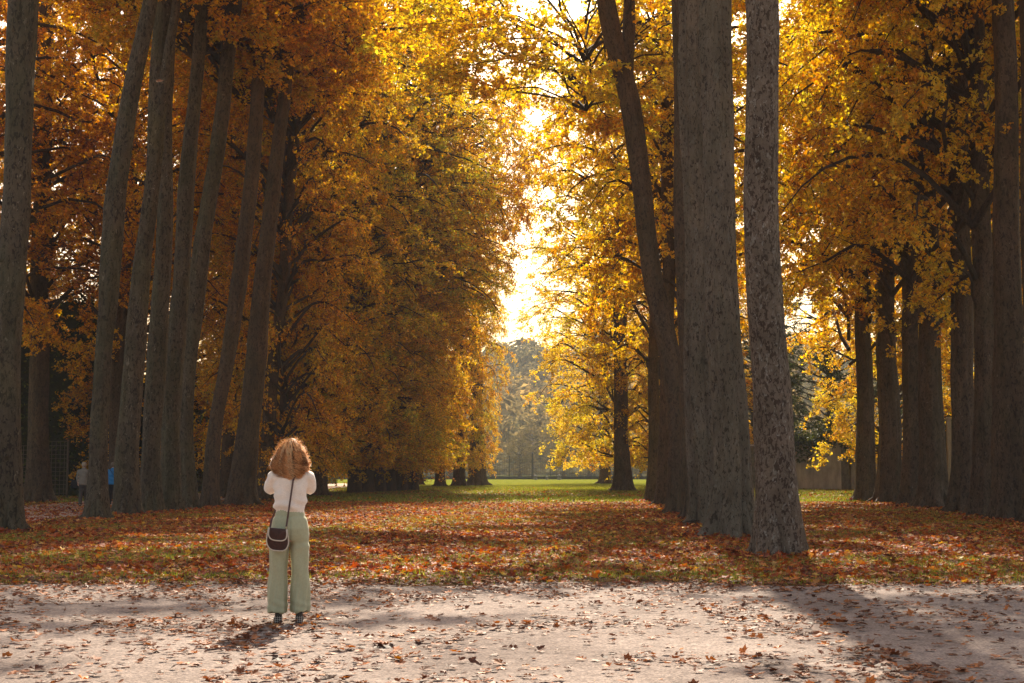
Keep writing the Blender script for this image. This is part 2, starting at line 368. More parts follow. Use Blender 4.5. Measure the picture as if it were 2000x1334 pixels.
def crown_mesh(name, seed, zs, Rs, n1, n2, n3, leaves, lsize, kites, lmat, droop=0.25, trunk_r=0.3, dens=None, rise=0.55, rscale=1.0):
    """zs,Rs: envelope (height, radius). n1 limbs, n2 boughs per limb, n3 twigs per bough"""
    g = np.random.default_rng(seed)
    zs = np.array(zs, float); Rs = np.array(Rs, float)
    # limb tip heights, weighted by radius
    zz = np.linspace(zs[0], zs[-1], 200); RR = np.interp(zz, zs, Rs)
    wgt = RR if dens is None else RR * np.interp(zz, zs, dens)
    cdf = np.cumsum(wgt); cdf /= cdf[-1]
    tz = np.interp((np.arange(n1) + g.random(n1)) / n1, cdf, zz)
    az = np.arange(n1) * 2.399963 + g.normal(0, .25, n1)
    L = np.interp(tz, zs, Rs) * g.uniform(.72, 1.08, n1)
    z0 = tz - L * rise * g.uniform(.6, 1.2, n1) ; z0 = np.maximum(z0, zs[0] * 0.96)
    z0 = np.minimum(z0, zs[-1] - 1)
    S = 9; s = np.linspace(0, 1, S)
    d = np.stack([cos_(az), sin_(az), 0 * az], -1)
    bow = (tz - z0)[:, None] * (1 - (1 - s[None]) ** 1.8) - droop * L[:, None] * s[None] ** 3
    path = d[:, None] * (L[:, None] * s[None] ** 0.95)[:, :, None]
    path[:, :, 2] = z0[:, None] + bow
    fq = g.uniform(3, 8, (n1, 1, 3)); wob = np.sin(fq * s[None, :, None] + g.random((n1, 1, 3)) * 6.28) * (0.07 * L[:, None, None]) * np.minimum(1, s * 3)[None, :, None]
    path = path + wob
    r0 = (0.016 * L + 0.02) * rscale
    rad = r0[:, None] * (1 - s[None] * 0.86)
    V1, Q1 = batch_tubes(path, rad, 6)
    # boughs
    N2 = n1 * n2; par = np.repeat(np.arange(n1), n2)
    u = g.uniform(.22, 1.0, N2) ** 0.8
    fi = u * (S - 1); i0 = np.minimum(fi.astype(int), S - 2); fr = (fi - i0)[:, None]
    b0 = path[par, i0] * (1 - fr) + path[par, i0 + 1] * fr
    td = norm(path[par, i0 + 1] - path[par, i0])
    dirs = norm(td * 0.8 + rand_dirs(N2, g) * 1.0 + np.array([0, 0, 0.02]))
    dirs[:, 2] *= 0.6; dirs = norm(dirs)
    L2 = (0.16 + 0.2 * g.random(N2)) * L[par] * (1.25 - 0.6 * u) + 0.35
    S2 = 5; s2 = np.linspace(0, 1, S2)
    p2 = b0[:, None] + dirs[:, None] * (L2[:, None] * s2[None])[:, :, None]
    p2[:, :, 2] -= (droop * 0.9 * L2[:, None] * s2[None] ** 2)
    p2 += g.normal(0, .05, p2.shape) * (L2[:, None, None]) * s2[None, :, None]
    r2 = (0.008 + 0.005 * L2)[:, None] * (1 - 0.8 * s2[None])
    V2, Q2 = batch_tubes(p2, r2, 4)
    # twigs
    N3 = N2 * n3; par3 = np.repeat(np.arange(N2), n3)
    u3 = g.uniform(.15, 1.0, N3); fi = u3 * (S2 - 1); i0 = np.minimum(fi.astype(int), S2 - 2); fr = (fi - i0)[:, None]
    c0 = p2[par3, i0] * (1 - fr) + p2[par3, i0 + 1] * fr
    d3 = norm(norm(p2[par3, i0 + 1] - p2[par3, i0]) * .6 + rand_dirs(N3, g)); d3[:, 2] = d3[:, 2] * .5 - 0.12; d3 = norm(d3)
    L3 = g.uniform(.3, .75, N3)
    p3 = np.stack([c0, c0 + d3 * L3[:, None] * .5 + g.normal(0, .02, c0.shape), c0 + d3 * L3[:, None] + np.array([0, 0, -.06])], 1)
    r3 = np.stack([np.full(N3, .007), np.full(N3, .0055), np.full(N3, .003)], 1)
    V3, Q3 = batch_tubes(p3, r3, 3)
    # leaves
    NL = N3 * leaves; pl = np.repeat(np.arange(N3), leaves)
    ul = g.uniform(.2, 1.08, NL)
    q = c0[pl] + d3[pl] * (L3[pl] * ul)[:, None] + g.normal(0, .06, (NL, 3))
    fw = norm(d3[pl] * .5 + rand_dirs(NL, g) * .9 + np.array([0, 0, -0.35]))
    up = norm(np.array([0, 0, 1.0]) + rand_dirs(NL, g) * 0.85)
    sz = lsize * g.uniform(.55, 1.15, NL)
    V4, Q4 = scatter_leaves(q, fw, up, sz, kites)
    cl = np.repeat(g.random(n1), n2 * n3 * leaves) * .3
    cl2 = np.repeat(g.random(N2), n3 * leaves) * .25
    rv = np.clip(cl + cl2 + g.random(NL) * .45, 0, 1)
    V = np.vstack([V1, V2, V3, V4]); o = np.cumsum([0, len(V1), len(V2), len(V3)])
    Q = np.vstack([Q1 + o[0], Q2 + o[1], Q3 + o[2], Q4 + o[3]])
    nb = len(Q1) + len(Q2) + len(Q3)
    midx = np.r_[np.zeros(nb, int), np.ones(len(Q4), int)]
    rnd = np.r_[np.zeros(nb), np.repeat(rv, kites)]
    return make_mesh(name, V, Q, [BARK_W, lmat], False, midx, rnd)

# ------------------------------------------------------------------ trunks
BASES = []
def trunk_mesh(name, pts, seed, mat, ztop=24, flare=0.45, sides=44, flute=0.035, forks=(), step=0.3):
    """pts: [(x,y,z,r)] from the base up, local coordinates"""
    g = np.random.default_rng(seed)
    A = np.array(pts, float)
    if A[-1, 2] < ztop:
        k = A[-1] - A[-2]; slope = k[:2] / max(k[2], .5)
        dz = ztop - A[-1, 2]
        A = np.vstack([A, [A[-1, 0] + slope[0] * dz * .35, A[-1, 1] + slope[1] * dz * .35, A[-1, 2] + dz * .5, A[-1, 3] * .62],
                       [A[-1, 0] + slope[0] * dz * .5, A[-1, 1] + slope[1] * dz * .5, ztop, A[-1, 3] * .2]])
    zz = np.r_[np.linspace(-0.15, 1.4, 12), np.arange(1.7, A[-1, 2], step)]
    X = np.interp(zz, A[:, 2], A[:, 0]); Y = np.interp(zz, A[:, 2], A[:, 1]); R = np.interp(zz, A[:, 2], A[:, 3])
    def smooth(a, n=7):
        p = np.pad(a, n, mode='edge'); return np.convolve(p, np.hanning(2 * n + 1) / np.hanning(2 * n + 1).sum(), 'same')[n:-n]
    X, Y, R = smooth(X, 4), smooth(Y, 4), smooth(R, 4)
    X += 0.03 * np.sin(zz * .9 + seed) * np.minimum(1, zz / 2).clip(0, 1); 
    th = np.arange(sides) * 2 * pi / sides
    ph = g.random(8) * 2 * pi
    Z, T = np.meshgrid(zz, th, indexing='ij')
    prof = 1 + flute * (np.sin(5 * T + ph[0] + .12 * Z) + .7 * np.sin(3 * T + ph[1] - .2 * Z) + .55 * np.sin(9 * T + ph[2] + .3 * Z) + .3 * np.sin(13 * T + ph[6] - .2 * Z)) \
        + 0.03 * np.sin(1.1 * Z + 2 * T + ph[3]) + 0.018 * np.sin(3.1 * Z + 3 * T + ph[4]) + g.normal(0, .006, Z.shape)
    for _ in range(9):
        zc, tc_, am, wd = g.uniform(.8, 14), g.random() * 2 * pi, g.uniform(-.05, .11), g.uniform(.18, .5)
        dT = np.abs((T - tc_ + pi) % (2 * pi) - pi)
        prof = prof + am * np.exp(-((Z - zc) / wd) ** 2 - (dT / .55) ** 2)
    fl = 1.5 * flare * np.exp(-np.maximum(Z, 0) / .30) * (.42 + .58 * np.sin(5 * T + ph[0] + .6 * np.sin(2 * T + ph[5]))).clip(.05, 1) + 0.07 * np.exp(-np.maximum(Z, 0) / 1.2)
    rr = R[:, None] * (prof + fl)
    P3 = np.stack([X[:, None] + rr * cos_(T), Y[:, None] + rr * sin_(T), Z], -1)
    mb = MB(); mb.rings(P3, cap=True)
    for (z0, az, ln, r, rise) in forks:
        i = int(np.argmin(abs(zz - z0))); s = np.linspace(0, 1, 12)
        p = np.stack([X[i] + cos(az) * ln * s, Y[i] + sin(az) * ln * s, zz[i] + rise * s ** 0.8 * 1.0], -1)
        p[1:] += g.normal(0, .06, (11, 3)) * ln * .12
        mb.tube(p, r * (1 - .75 * s), 8)
    i0 = int(np.argmin(abs(zz - .35))); r_ = R[i0]
    for q in range(7 if flare > .2 else 0):
        a = (q + g.uniform(-.3, .3)) * 2 * pi / 7; ln = r_ * g.uniform(.45, 1.0); tw = g.uniform(-.3, .3)
        c, d1 = np.array([X[i0], Y[i0], 0]), np.array([cos(a), sin(a), 0]); d2 = np.array([cos(a + tw), sin(a + tw), 0])
        mb.tube([c + d1 * r_ * .80 + [0, 0, .75], c + d1 * r_ * .95 + [0, 0, .38], c + d1 * r_ * 1.12 + [0, 0, .15], c + d1 * r_ * 1.2 + d2 * ln * .5 + [0, 0, .03], c + d1 * r_ * 1.2 + d2 * ln + [0, 0, -.07]],
                np.array([.10, .20, .20, .13, .06]) * r_ + .02, 8)
    BASES.append(name)
    # knots and old branch stubs
    for _ in range(5):
        i = g.integers(12, max(14, int(len(zz) * .6))); a = g.random() * 2 * pi; r = R[i]
        c = np.array([X[i] + cos(a) * r * .82, Y[i] + sin(a) * r * .82, zz[i]]); dd = np.array([cos(a), sin(a), .25])
        mb.tube(np.array([c, c + dd * r * .22, c + dd * r * .34]), [r * .26, r * .18, r * .06], 8)
    return mb.mesh(name, mat, True)

# ------------------------------------------------------------------ ground, gravel, path, hills
GROUND = ground_mat(); GRAVEL = gravel_mat("gravel"); PATHM = gravel_mat("path_sand", (0.30, 0.22, 0.17), (0.46, 0.36, 0.30))

def hill_z(x, y):
    t = np.clip((y - 330) / 420.0, 0, 1); t = t * t * (3 - 2 * t)
    return t * (41 + 7 * np.sin(x * .011 + .6) + 5 * np.sin(x * .031))

g_ = MB()
gx = np.array([-1400, -700, -300, -120, -60, -30, 0, 30, 60, 120, 300, 700, 1400.]); gy = np.array([-900, -300, -60, -10, 20, 60, 120, 200, 320, 600, 1100, 1400.])
GX, GY = np.meshgrid(gx, gy); n_ = len(gx)
g_.add(np.stack([GX, GY, 0 * GX], -1).reshape(-1, 3), [(i * n_ + j, i * n_ + j + 1, (i + 1) * n_ + j + 1, (i + 1) * n_ + j) for i in range(len(gy) - 1) for j in range(n_ - 1)])
tag(g_.build("ground", GROUND), kind="structure")

def edge_noise(x): return 0.28 * np.sin(x * 1.3) + 0.18 * np.sin(x * 3.1 + 1) + 0.10 * np.sin(x * 7.7 + 2) + .05 * np.sin(x * 17)
gxx = np.linspace(-60, 60, 900)
gr = MB(); top = np.stack([gxx, 17.75 + edge_noise(gxx), 0 * gxx + .004], -1); bot = np.stack([gxx, 0 * gxx - 60, 0 * gxx + .004], -1)
gr.rings(np.stack([bot, top]), cap=False, closed=False)
tag(gr.build("gravel", GRAVEL), kind="structure")
pyy = np.linspace(19, 150, 500)
pm = MB()
xr = -12.7 - 1.0 * np.clip((pyy - 40) / 30, 0, 1) + 0.3 * edge_noise(pyy * 1.1); xl = -19.2 + 0.4 * edge_noise(pyy * .9 + 4)
pm.rings(np.stack([np.stack([xr, pyy, 0 * pyy + .004], -1), np.stack([xl, pyy, 0 * pyy + .004], -1)]), cap=False, closed=False)
tag(pm.build("path", PATHM), kind="structure")

hx = np.linspace(-500, 500, 60); hy = np.linspace(330, 1000, 40); HX, HY = np.meshgrid(hx, hy)
hm_ = MB(); n_ = 60
HZ = hill_z(HX, HY) * (1 - np.clip((np.abs(HX) - 350) / 150, 0, 1) ** 2) - 0.3
hm_.add(np.stack([HX, HY, HZ], -1).reshape(-1, 3), [(i * n_ + j, i * n_ + j + 1, (i + 1) * n_ + j + 1, (i + 1) * n_ + j) for i in range(39) for j in range(59)])
tag(hm_.build("hills", plain("hill_soil", (0.07, 0.065, 0.035), 1.0, 0.0), smooth=True), kind="structure")

def lumpy_wood():
    g = np.random.default_rng(3)
    n = 620
    X = g.uniform(-110, 190, n); Yd = g.uniform(345, 760, n)
    X = X * (Yd / 600)
    Zg = hill_z(X, Yd); R = g.uniform(4.5, 9.5, n); H = R * g.uniform(1.1, 1.6, n)
    m = 230
    d = rand_dirs(n * m, g); d[:, 2] = np.abs(d[:, 2]) * 1.0 - .25
    pr = np.repeat(np.arange(n), m)
    lump = 1 + .16 * np.sin(d[:, 0] * 7 + pr) * np.sin(d[:, 1] * 6 + pr * 2) + g.normal(0, .06, n * m)
    pos = np.stack([X[pr] + d[:, 0] * R[pr] * lump, Yd[pr] + d[:, 1] * R[pr] * lump, Zg[pr] + H[pr] * (1.0 + d[:, 2] * lump)], -1)
    V, Q = scatter_leaves(pos, norm(np.cross(d, rand_dirs(n * m, g))), norm(d + rand_dirs(n * m, g) * .5), R[pr] * g.uniform(.18, .34, n * m), 1)
    rnd = np.clip(np.repeat(g.random(n) * .8, m) + g.random(n * m) * .2, 0, 1)
    return make_mesh("wood", V, Q, [FAR_LEAF], False, None, rnd)
tag(link("distant_wood", lumpy_wood()), "hazy blue-grey wooded hillside rising beyond the iron railing", "woodland", kind="stuff")

# ------------------------------------------------------------------ trees
CROWNS = {}
def crown_def(key, *a, **k): CROWNS[key] = crown_mesh("crown_" + key, *a, **k)
HI_Z, HI_R = [17.0, 19, 21.5, 25, 29.5], [2.5, 6.0, 8.2, 6.8, 2.0]
crown_def("high1", 1, HI_Z, HI_R, 46, 9, 8, 12, .122, 3, GOLD, droop=.12)
crown_def("high2", 2, HI_Z, HI_R, 46, 9, 8, 12, .122, 3, GOLD, droop=.12)
FU_Z, FU_R = [2.4, 4, 8, 13, 19, 25, 30.5], [3.2, 4.8, 5.6, 6.2, 7.6, 6.6, 2.0]
FU_D = [1.3, 1.3, 1, 1, 1, 1, 1]
crown_def("full1", 3, FU_Z, FU_R, 100, 9, 8, 12, .118, 2, GOLD, dens=FU_D, droop=.32)
crown_def("full2", 4, FU_Z, FU_R, 100, 9, 8, 12, .118, 2, GOLD, dens=FU_D, droop=.32)
AR_Z, AR_R = [2.4, 4, 8, 13, 19, 26, 33], [3.0, 4.6, 5.6, 7.0, 9.0, 9.6, 5.0]
crown_def("arch1", 7, AR_Z, AR_R, 112, 9, 8, 13, .118, 2, GOLD, dens=[1.4, 1.4, 1.2, 1, .8, .7, .7], droop=.3)
crown_def("arch2", 8, AR_Z, AR_R, 112, 9, 8, 13, .118, 2, GOLD, dens=[1.4, 1.4, 1.2, 1, .8, .7, .7], droop=.3)
crown_def("over1", 9, [14.5, 17, 19.5, 23], [4, 8, 9, 5], 44, 11, 8, 12, .125, 3, GOLD, droop=.12, rscale=.34, rise=.5)
MI_Z, MI_R = [3.8, 6, 9.5, 13, 20, 27], [3.2, 4.6, 5.4, 7.0, 6.4, 2.0]
crown_def("mid1", 5, MI_Z, MI_R, 56, 9, 8, 12, .122, 3, GOLD, dens=[.03, .05, .10, .8, 1, 1], droop=.34)
crown_def("mid2", 6, MI_Z, MI_R, 56, 9, 8, 12, .122, 3, GOLD, dens=[.03, .05, .10, .8, 1, 1], droop=.34)

TREE_N = [0]
def add_crown(parent, key, mat, sxy=1.0, sz=1.0, dx=0.0, dy=0.0, rot=None, name="crown"):
    o = link(name, CROWNS[key], parent, (dx, dy, 0))
    rot = rot if rot is not None else (random.choice((0, pi)) if isinstance(sxy, tuple) else random.uniform(0, 6.28))
    o.rotation_euler = (0, 0, rot)
    sx, sy = sxy if isinstance(sxy, tuple) else (sxy, sxy)
    o.scale = (sx, sy, sz)
    for k, m in enumerate((BARK_W, mat)):
        o.material_slots[k].link = 'OBJECT'; o.material_slots[k].material = m
    return o

def px_tree(label, group, rows, by, bark, crown, lmat, sxy=1.0, sz=1.0, ztop=24, flare=.4, forks=(), cdx=0, cdy=0, flute=.035, rot=None, depth=None, name="plane_tree"):
    """rows: (py, left px, right px) from the bottom up; by: photo row of the foot"""
    Y = depth or CAMH * F / (by - 918.0)
    bx = (rows[0][1] + rows[0][2]) / 2
    B = P(bx, by, Y); B[2] = 0
    e = empty(name, tuple(B)); tag(e, label, "tree", group)
    pts = []
    r0 = (rows[0][2] - rows[0][1]) / 2 * Y / F
    pts.append((0, 0, -0.2, r0))
    for (py, l, r) in rows:
        q = P((l + r) / 2, py, Y) - B
        pts.append((q[0], 0, max(q[2], .3 if len(pts) == 1 else q[2]), (r - l) / 2 * Y / F))
    TREE_N[0] += 1
    link("trunk", trunk_mesh("trunk", pts, TREE_N[0], bark, ztop, flare, forks=forks, flute=flute), e)
    A = np.array(pts); tx = np.interp(14, A[:, 2], A[:, 0])
    if crown: add_crown(e, crown, lmat, sxy, sz, cdx + tx * .8, cdy + (6.0 if crown.startswith("high") and not cdy else 0), rot)
    return e

def xy_tree(x, y, r, label, group, bark, crown, lmat, sxy=1.0, sz=1.0, ztop=23, cdx=0, lean=0.0, name="plane_tree"):
    e = empty(name, (x, y, 0)); tag(e, label, "tree", group)
    TREE_N[0] += 1
    hk = min(1, ztop / 23)
    pts = [(0, 0, -.2, r * 1.1), (lean * .3, 0, 3 * hk, r), (lean, 0, 12 * hk, r * .7 * hk), (lean * 1.1, 0, 17 * hk, r * .5 * hk)]
    link("trunk", trunk_mesh("trunk", pts, TREE_N[0], bark, ztop, .4, sides=16, step=.8), e)
    add_crown(e, crown, lmat, sxy, sz, cdx, 0)
    return e

GL = "plane trees in the leaning row left of the avenue"
GR = "plane trees in the row right of the avenue"
GS = "plane trees in the outer right row"
# left row, near to far
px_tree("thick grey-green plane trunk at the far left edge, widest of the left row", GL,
        [(1000, -30, 42), (900, -27, 38), (700, -16, 42), (350, 8, 58), (170, 14, 68), (0, 18, 76)], 1037, BARK_L, "high1", RUST, cdx=4.5)  # crown is out of view, moved off its trunk to shade the gravel
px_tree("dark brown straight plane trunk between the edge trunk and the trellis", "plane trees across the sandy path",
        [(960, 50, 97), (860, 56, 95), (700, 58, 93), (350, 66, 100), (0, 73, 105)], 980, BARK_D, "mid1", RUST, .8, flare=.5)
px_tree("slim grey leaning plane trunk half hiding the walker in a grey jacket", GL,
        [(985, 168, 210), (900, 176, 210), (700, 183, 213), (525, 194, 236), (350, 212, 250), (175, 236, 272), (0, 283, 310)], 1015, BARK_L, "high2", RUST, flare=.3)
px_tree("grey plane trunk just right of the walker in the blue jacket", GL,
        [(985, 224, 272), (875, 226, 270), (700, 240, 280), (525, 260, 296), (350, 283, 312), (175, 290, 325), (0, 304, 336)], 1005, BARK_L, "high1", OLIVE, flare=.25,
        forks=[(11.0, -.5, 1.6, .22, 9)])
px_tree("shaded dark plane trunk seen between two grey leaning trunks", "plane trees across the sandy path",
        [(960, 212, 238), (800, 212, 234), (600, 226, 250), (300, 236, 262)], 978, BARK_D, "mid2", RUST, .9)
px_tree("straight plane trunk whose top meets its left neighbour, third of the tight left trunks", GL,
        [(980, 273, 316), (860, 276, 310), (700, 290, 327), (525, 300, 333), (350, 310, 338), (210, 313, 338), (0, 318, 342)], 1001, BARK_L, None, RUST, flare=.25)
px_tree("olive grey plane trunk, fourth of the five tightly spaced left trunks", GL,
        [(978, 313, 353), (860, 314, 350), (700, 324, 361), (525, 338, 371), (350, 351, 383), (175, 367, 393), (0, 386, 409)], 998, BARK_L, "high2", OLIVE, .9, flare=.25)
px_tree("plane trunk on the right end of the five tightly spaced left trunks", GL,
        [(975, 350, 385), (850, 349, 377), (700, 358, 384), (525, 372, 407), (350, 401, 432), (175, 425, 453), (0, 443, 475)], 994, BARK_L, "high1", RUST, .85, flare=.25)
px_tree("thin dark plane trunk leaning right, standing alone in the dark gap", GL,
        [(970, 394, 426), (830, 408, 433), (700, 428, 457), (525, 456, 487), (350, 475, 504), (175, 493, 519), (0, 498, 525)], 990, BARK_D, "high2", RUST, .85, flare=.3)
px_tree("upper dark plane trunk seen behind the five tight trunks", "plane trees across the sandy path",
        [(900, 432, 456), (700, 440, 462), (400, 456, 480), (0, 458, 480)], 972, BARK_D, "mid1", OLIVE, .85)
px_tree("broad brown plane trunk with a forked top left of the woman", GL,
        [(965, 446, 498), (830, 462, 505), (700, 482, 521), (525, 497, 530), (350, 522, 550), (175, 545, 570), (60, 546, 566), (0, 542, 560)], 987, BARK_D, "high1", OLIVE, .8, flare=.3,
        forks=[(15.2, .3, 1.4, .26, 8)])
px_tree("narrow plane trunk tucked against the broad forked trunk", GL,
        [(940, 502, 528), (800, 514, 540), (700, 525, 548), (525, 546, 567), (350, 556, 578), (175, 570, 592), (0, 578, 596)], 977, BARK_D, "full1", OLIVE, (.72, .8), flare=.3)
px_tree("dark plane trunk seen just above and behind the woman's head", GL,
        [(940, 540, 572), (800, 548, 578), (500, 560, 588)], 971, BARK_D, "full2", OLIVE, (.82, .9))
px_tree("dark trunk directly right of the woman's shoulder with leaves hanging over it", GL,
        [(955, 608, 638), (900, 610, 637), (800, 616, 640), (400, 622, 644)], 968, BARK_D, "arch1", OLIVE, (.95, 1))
for i, (l, r, by, ord_) in enumerate([(680, 706, 963, "first"), (705, 731, 961.6, "second"), (731, 754, 960.6, "third"), (752, 773, 959.6, "fourth"),
                                      (771, 795, 958.6, "fifth"), (794, 817, 957.6, "sixth")]):
    t_ = px_tree(f"{ord_} from the left of six trunks packed like a wall under the left foliage", "packed plane trunks far down the left row",
            [(945, l, r), (900, l + 1, r - 1), (860, l + 2, r - 1), (700, l + 5, r - 2)], by, BARK_D, ["arch2", "arch1"][i % 2], OLIVE, (1.02 - .05 * i, 1), flare=.12, flute=.02)
    if i == 5: add_crown(t_, "over1", GOLD, .72, 1.3, 4.8, 3, .5, "leaning_bough")
px_tree("small far trunk just right of the packed left trunks", GL, [(930, 818, 827), (880, 818, 826)], 946, BARK_D, "full2", OLIVE, (.5, .9))
px_tree("black trunk under low leaves, left of the far left three", GL, [(930, 850, 869), (880, 852, 868)], 950, BARK_D, "full1", OLIVE, (.72, 1), cdx=-.2)
px_tree("black trunk under low leaves, middle of the far left three", GL, [(930, 886, 909), (880, 887, 908)], 949, BARK_D, "full2", OLIVE, (.62, 1), cdx=-.2)
px_tree("broad grey far trunk, rightmost before the avenue's open end", GL, [(930, 914, 949), (880, 916, 946)], 947, BARK_D, "full1", OLIVE, (.52, 1), cdx=-.3)
# right row
px_tree("nearest plane trunk with strongly mottled flaking bark and a pale root flare", GR,
        [(1030, 1478, 1562), (960, 1478, 1555), (900, 1474, 1550), (700, 1466, 1538), (525, 1459, 1526), (350, 1456, 1521), (175, 1455, 1519), (0, 1452, 1518)], 1085, BARK_R, "high2", GOLD, flare=.3, cdx=6.5, cdy=3)  # unseen crown pushed aside from its trunk so sun reaches the gravel
px_tree("huge grey plane trunk with a flared foot, right half of the merged pair", GR,
        [(1000, 1384, 1468), (930, 1392, 1463), (800, 1392, 1458), (700, 1385, 1450), (525, 1376, 1439), (350, 1374, 1431), (0, 1370, 1433)], 1047, BARK_B, "high1", GOLD, .85, flare=.55, flute=.08, cdx=5.4, cdy=4)  # crown above the view, shifted right to open the ground to sunlight
px_tree("ribbed grey-green plane trunk, left half of the merged pair", GR,
        [(990, 1350, 1408), (900, 1342, 1402), (700, 1336, 1392), (500, 1338, 1392), (250, 1334, 1390), (0, 1326, 1384)], 1027, BARK_B, "high2", GOLD, .85, flare=.4, flute=.12, cdx=6, cdy=5)  # out-of-view crown offset from the trunk to keep its shade off the gravel
px_tree("slim plane trunk filling the gap left of the merged pair", GR,
        [(980, 1334, 1368), (800, 1330, 1362), (600, 1321, 1346), (300, 1316, 1342), (0, 1312, 1336)], 1014, BARK_D, None, GOLD, flare=.3)
px_tree("plane trunk leaning strongly left over the avenue", GR,
        [(980, 1304, 1344), (850, 1307, 1348), (700, 1288, 1328), (525, 1253, 1292), (350, 1231, 1268), (175, 1207, 1248), (90, 1182, 1222), (0, 1163, 1200)], 1003, BARK_D, "over1", GOLD, 1.0, flare=.3, cdx=-1.5, cdy=3,
        forks=[(14.0, 1.2, 2.0, .25, 8)])
px_tree("upright brown plane trunk behind the strongly leaning one", GR,
        [(965, 1281, 1312), (850, 1285, 1310), (700, 1290, 1316), (525, 1293, 1318), (350, 1292, 1316), (100, 1287, 1312), (0, 1286, 1310)], 986, BARK_D, "mid1", GOLD, .78, flare=.3, cdx=.8)
px_tree("thin brown plane trunk, leftmost of the close right group", GR,
        [(960, 1262, 1286), (850, 1267, 1289), (600, 1268, 1286), (300, 1268, 1284)], 979, BARK_D, "mid2", GOLD, .8, flare=.3)
xy_tree(286 * 99 / F, 99, .3, "golden crown hiding its trunk just right of the lone far trunk", GR, BARK_D, "full2", GOLD, (.66, .9), .98)
px_tree("lone dark trunk standing free under yellow leaves right of the avenue's end", GR,
        [(940, 1198, 1234), (870, 1200, 1228), (750, 1198, 1224), (600, 1200, 1224), (400, 1200, 1220)], 958, BARK_D, "full1", GOLD, (.92, 1), flare=.35, cdy=5.0)
px_tree("small far trunk left of the lone dark one, below glowing leaves", GR,
        [(930, 1171, 1194), (890, 1172, 1192)], 944, BARK_D, "full2", GOLD, (1.05, .9), cdx=-.9)
# outer right row
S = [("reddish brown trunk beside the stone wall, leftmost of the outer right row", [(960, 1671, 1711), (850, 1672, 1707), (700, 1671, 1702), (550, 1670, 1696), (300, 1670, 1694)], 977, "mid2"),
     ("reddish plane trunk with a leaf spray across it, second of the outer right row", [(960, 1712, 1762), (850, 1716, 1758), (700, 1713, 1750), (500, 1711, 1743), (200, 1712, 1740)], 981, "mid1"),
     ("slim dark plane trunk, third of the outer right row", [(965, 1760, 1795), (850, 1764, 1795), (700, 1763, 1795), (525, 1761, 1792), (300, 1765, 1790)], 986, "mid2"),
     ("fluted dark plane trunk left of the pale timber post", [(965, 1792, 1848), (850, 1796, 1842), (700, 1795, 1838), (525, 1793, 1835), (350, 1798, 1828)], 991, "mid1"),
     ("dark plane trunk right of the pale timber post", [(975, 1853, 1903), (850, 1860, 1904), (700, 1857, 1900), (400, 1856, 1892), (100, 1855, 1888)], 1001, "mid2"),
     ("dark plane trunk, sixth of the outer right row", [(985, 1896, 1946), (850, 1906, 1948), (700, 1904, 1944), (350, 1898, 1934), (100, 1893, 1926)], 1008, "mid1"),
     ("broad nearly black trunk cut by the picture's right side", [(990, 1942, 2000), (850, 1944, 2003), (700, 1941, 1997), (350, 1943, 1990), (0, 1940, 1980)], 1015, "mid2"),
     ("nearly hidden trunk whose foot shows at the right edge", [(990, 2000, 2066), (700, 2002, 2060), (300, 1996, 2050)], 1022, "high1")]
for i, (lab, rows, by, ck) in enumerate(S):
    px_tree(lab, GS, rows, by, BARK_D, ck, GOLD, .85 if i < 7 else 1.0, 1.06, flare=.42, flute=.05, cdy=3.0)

# trees behind the rows that fill the view between the trunks
FB = "plane trees of the next avenue to the left"
for i, (x, y, ck, mt, lab) in enumerate([
        (-22.0, 57, "mid1", RUST, "orange crown high above the trellis"),
        (-21.0, 78, "full1", RUST, "brown-orange crown between the first leaning trunks"),
        (-20.5, 88, "full2", RUST, "dense orange crown behind the five tight trunks"),
        (-20.0, 98, "full1", OLIVE, "olive crown behind the lone thin leaning trunk"),
        (-19.0, 110, "full2", OLIVE, "olive crown over the dark hedge left of the woman"),
        (-17.5, 124, "full1", OLIVE, "olive crown above the packed far trunks"),
        (-30.0, 64, "mid2", RUST, "orange crown crossing the left edge of the view")]):
    xy_tree(x, y, .36, lab, FB, BARK_D, ck, mt, .95)
for i, (x, y, ck, mt, lab) in enumerate([
        (25.5, 62, "mid1", GOLD, "yellow crown beyond the timber post"),
        (27.5, 76, "full2", GOLD, "yellow crown behind the middle of the outer right row"),
        (24.0, 90, "full1", GOLD, "yellow crown rising above the stone wall's near end"),
        (35.0, 92, "full2", GOLD, "crown deep behind the right edge trunks"),
        (16.0, 128, "full1", GOLD, "golden crown seen between the merged pair and the mottled trunk"),
        (14.5, 112, "full2", GOLD, "golden crown right of the close right trunk group")]):
    xy_tree(x, y, .36, lab, "plane trees beyond the outer right row", BARK_D, ck, mt, .95)

# evergreens behind the stone wall
for i, (x, y, s_, lab) in enumerate([(25.0, 112, .75, "dark evergreen tree rising behind the stone wall"),
                                     (31.5, 108, .8, "dark evergreen tree behind the second outer right trunk"),
                                     (38.0, 104, .8, "dark evergreen tree behind the timber post"),
                                     (20.0, 118, .6, "dark evergreen tree at the wall's far end")]):
    xy_tree(x, y, .3, lab, "evergreens behind the stone wall", BARK_D, ["full2", "full1"][i % 2], GREEN, s_, s_ * .85, ztop=16, name="evergreen_tree")
for i, (x, y, s_, lab) in enumerate([(-24.5, 84, .52, "dark evergreen behind the hedge above the walker in grey"),
                                     (-29.5, 83, .58, "dark evergreen behind the hedge above the trellises"),
                                     (-35.5, 84, .55, "dark evergreen behind the hedge at the left edge")]):
    xy_tree(x, y, .25, lab, "evergreens behind the tall hedge", BARK_D, ["full2", "full1"][i % 2], GREEN, s_, s_ * .95, ztop=11, name="evergreen_tree")
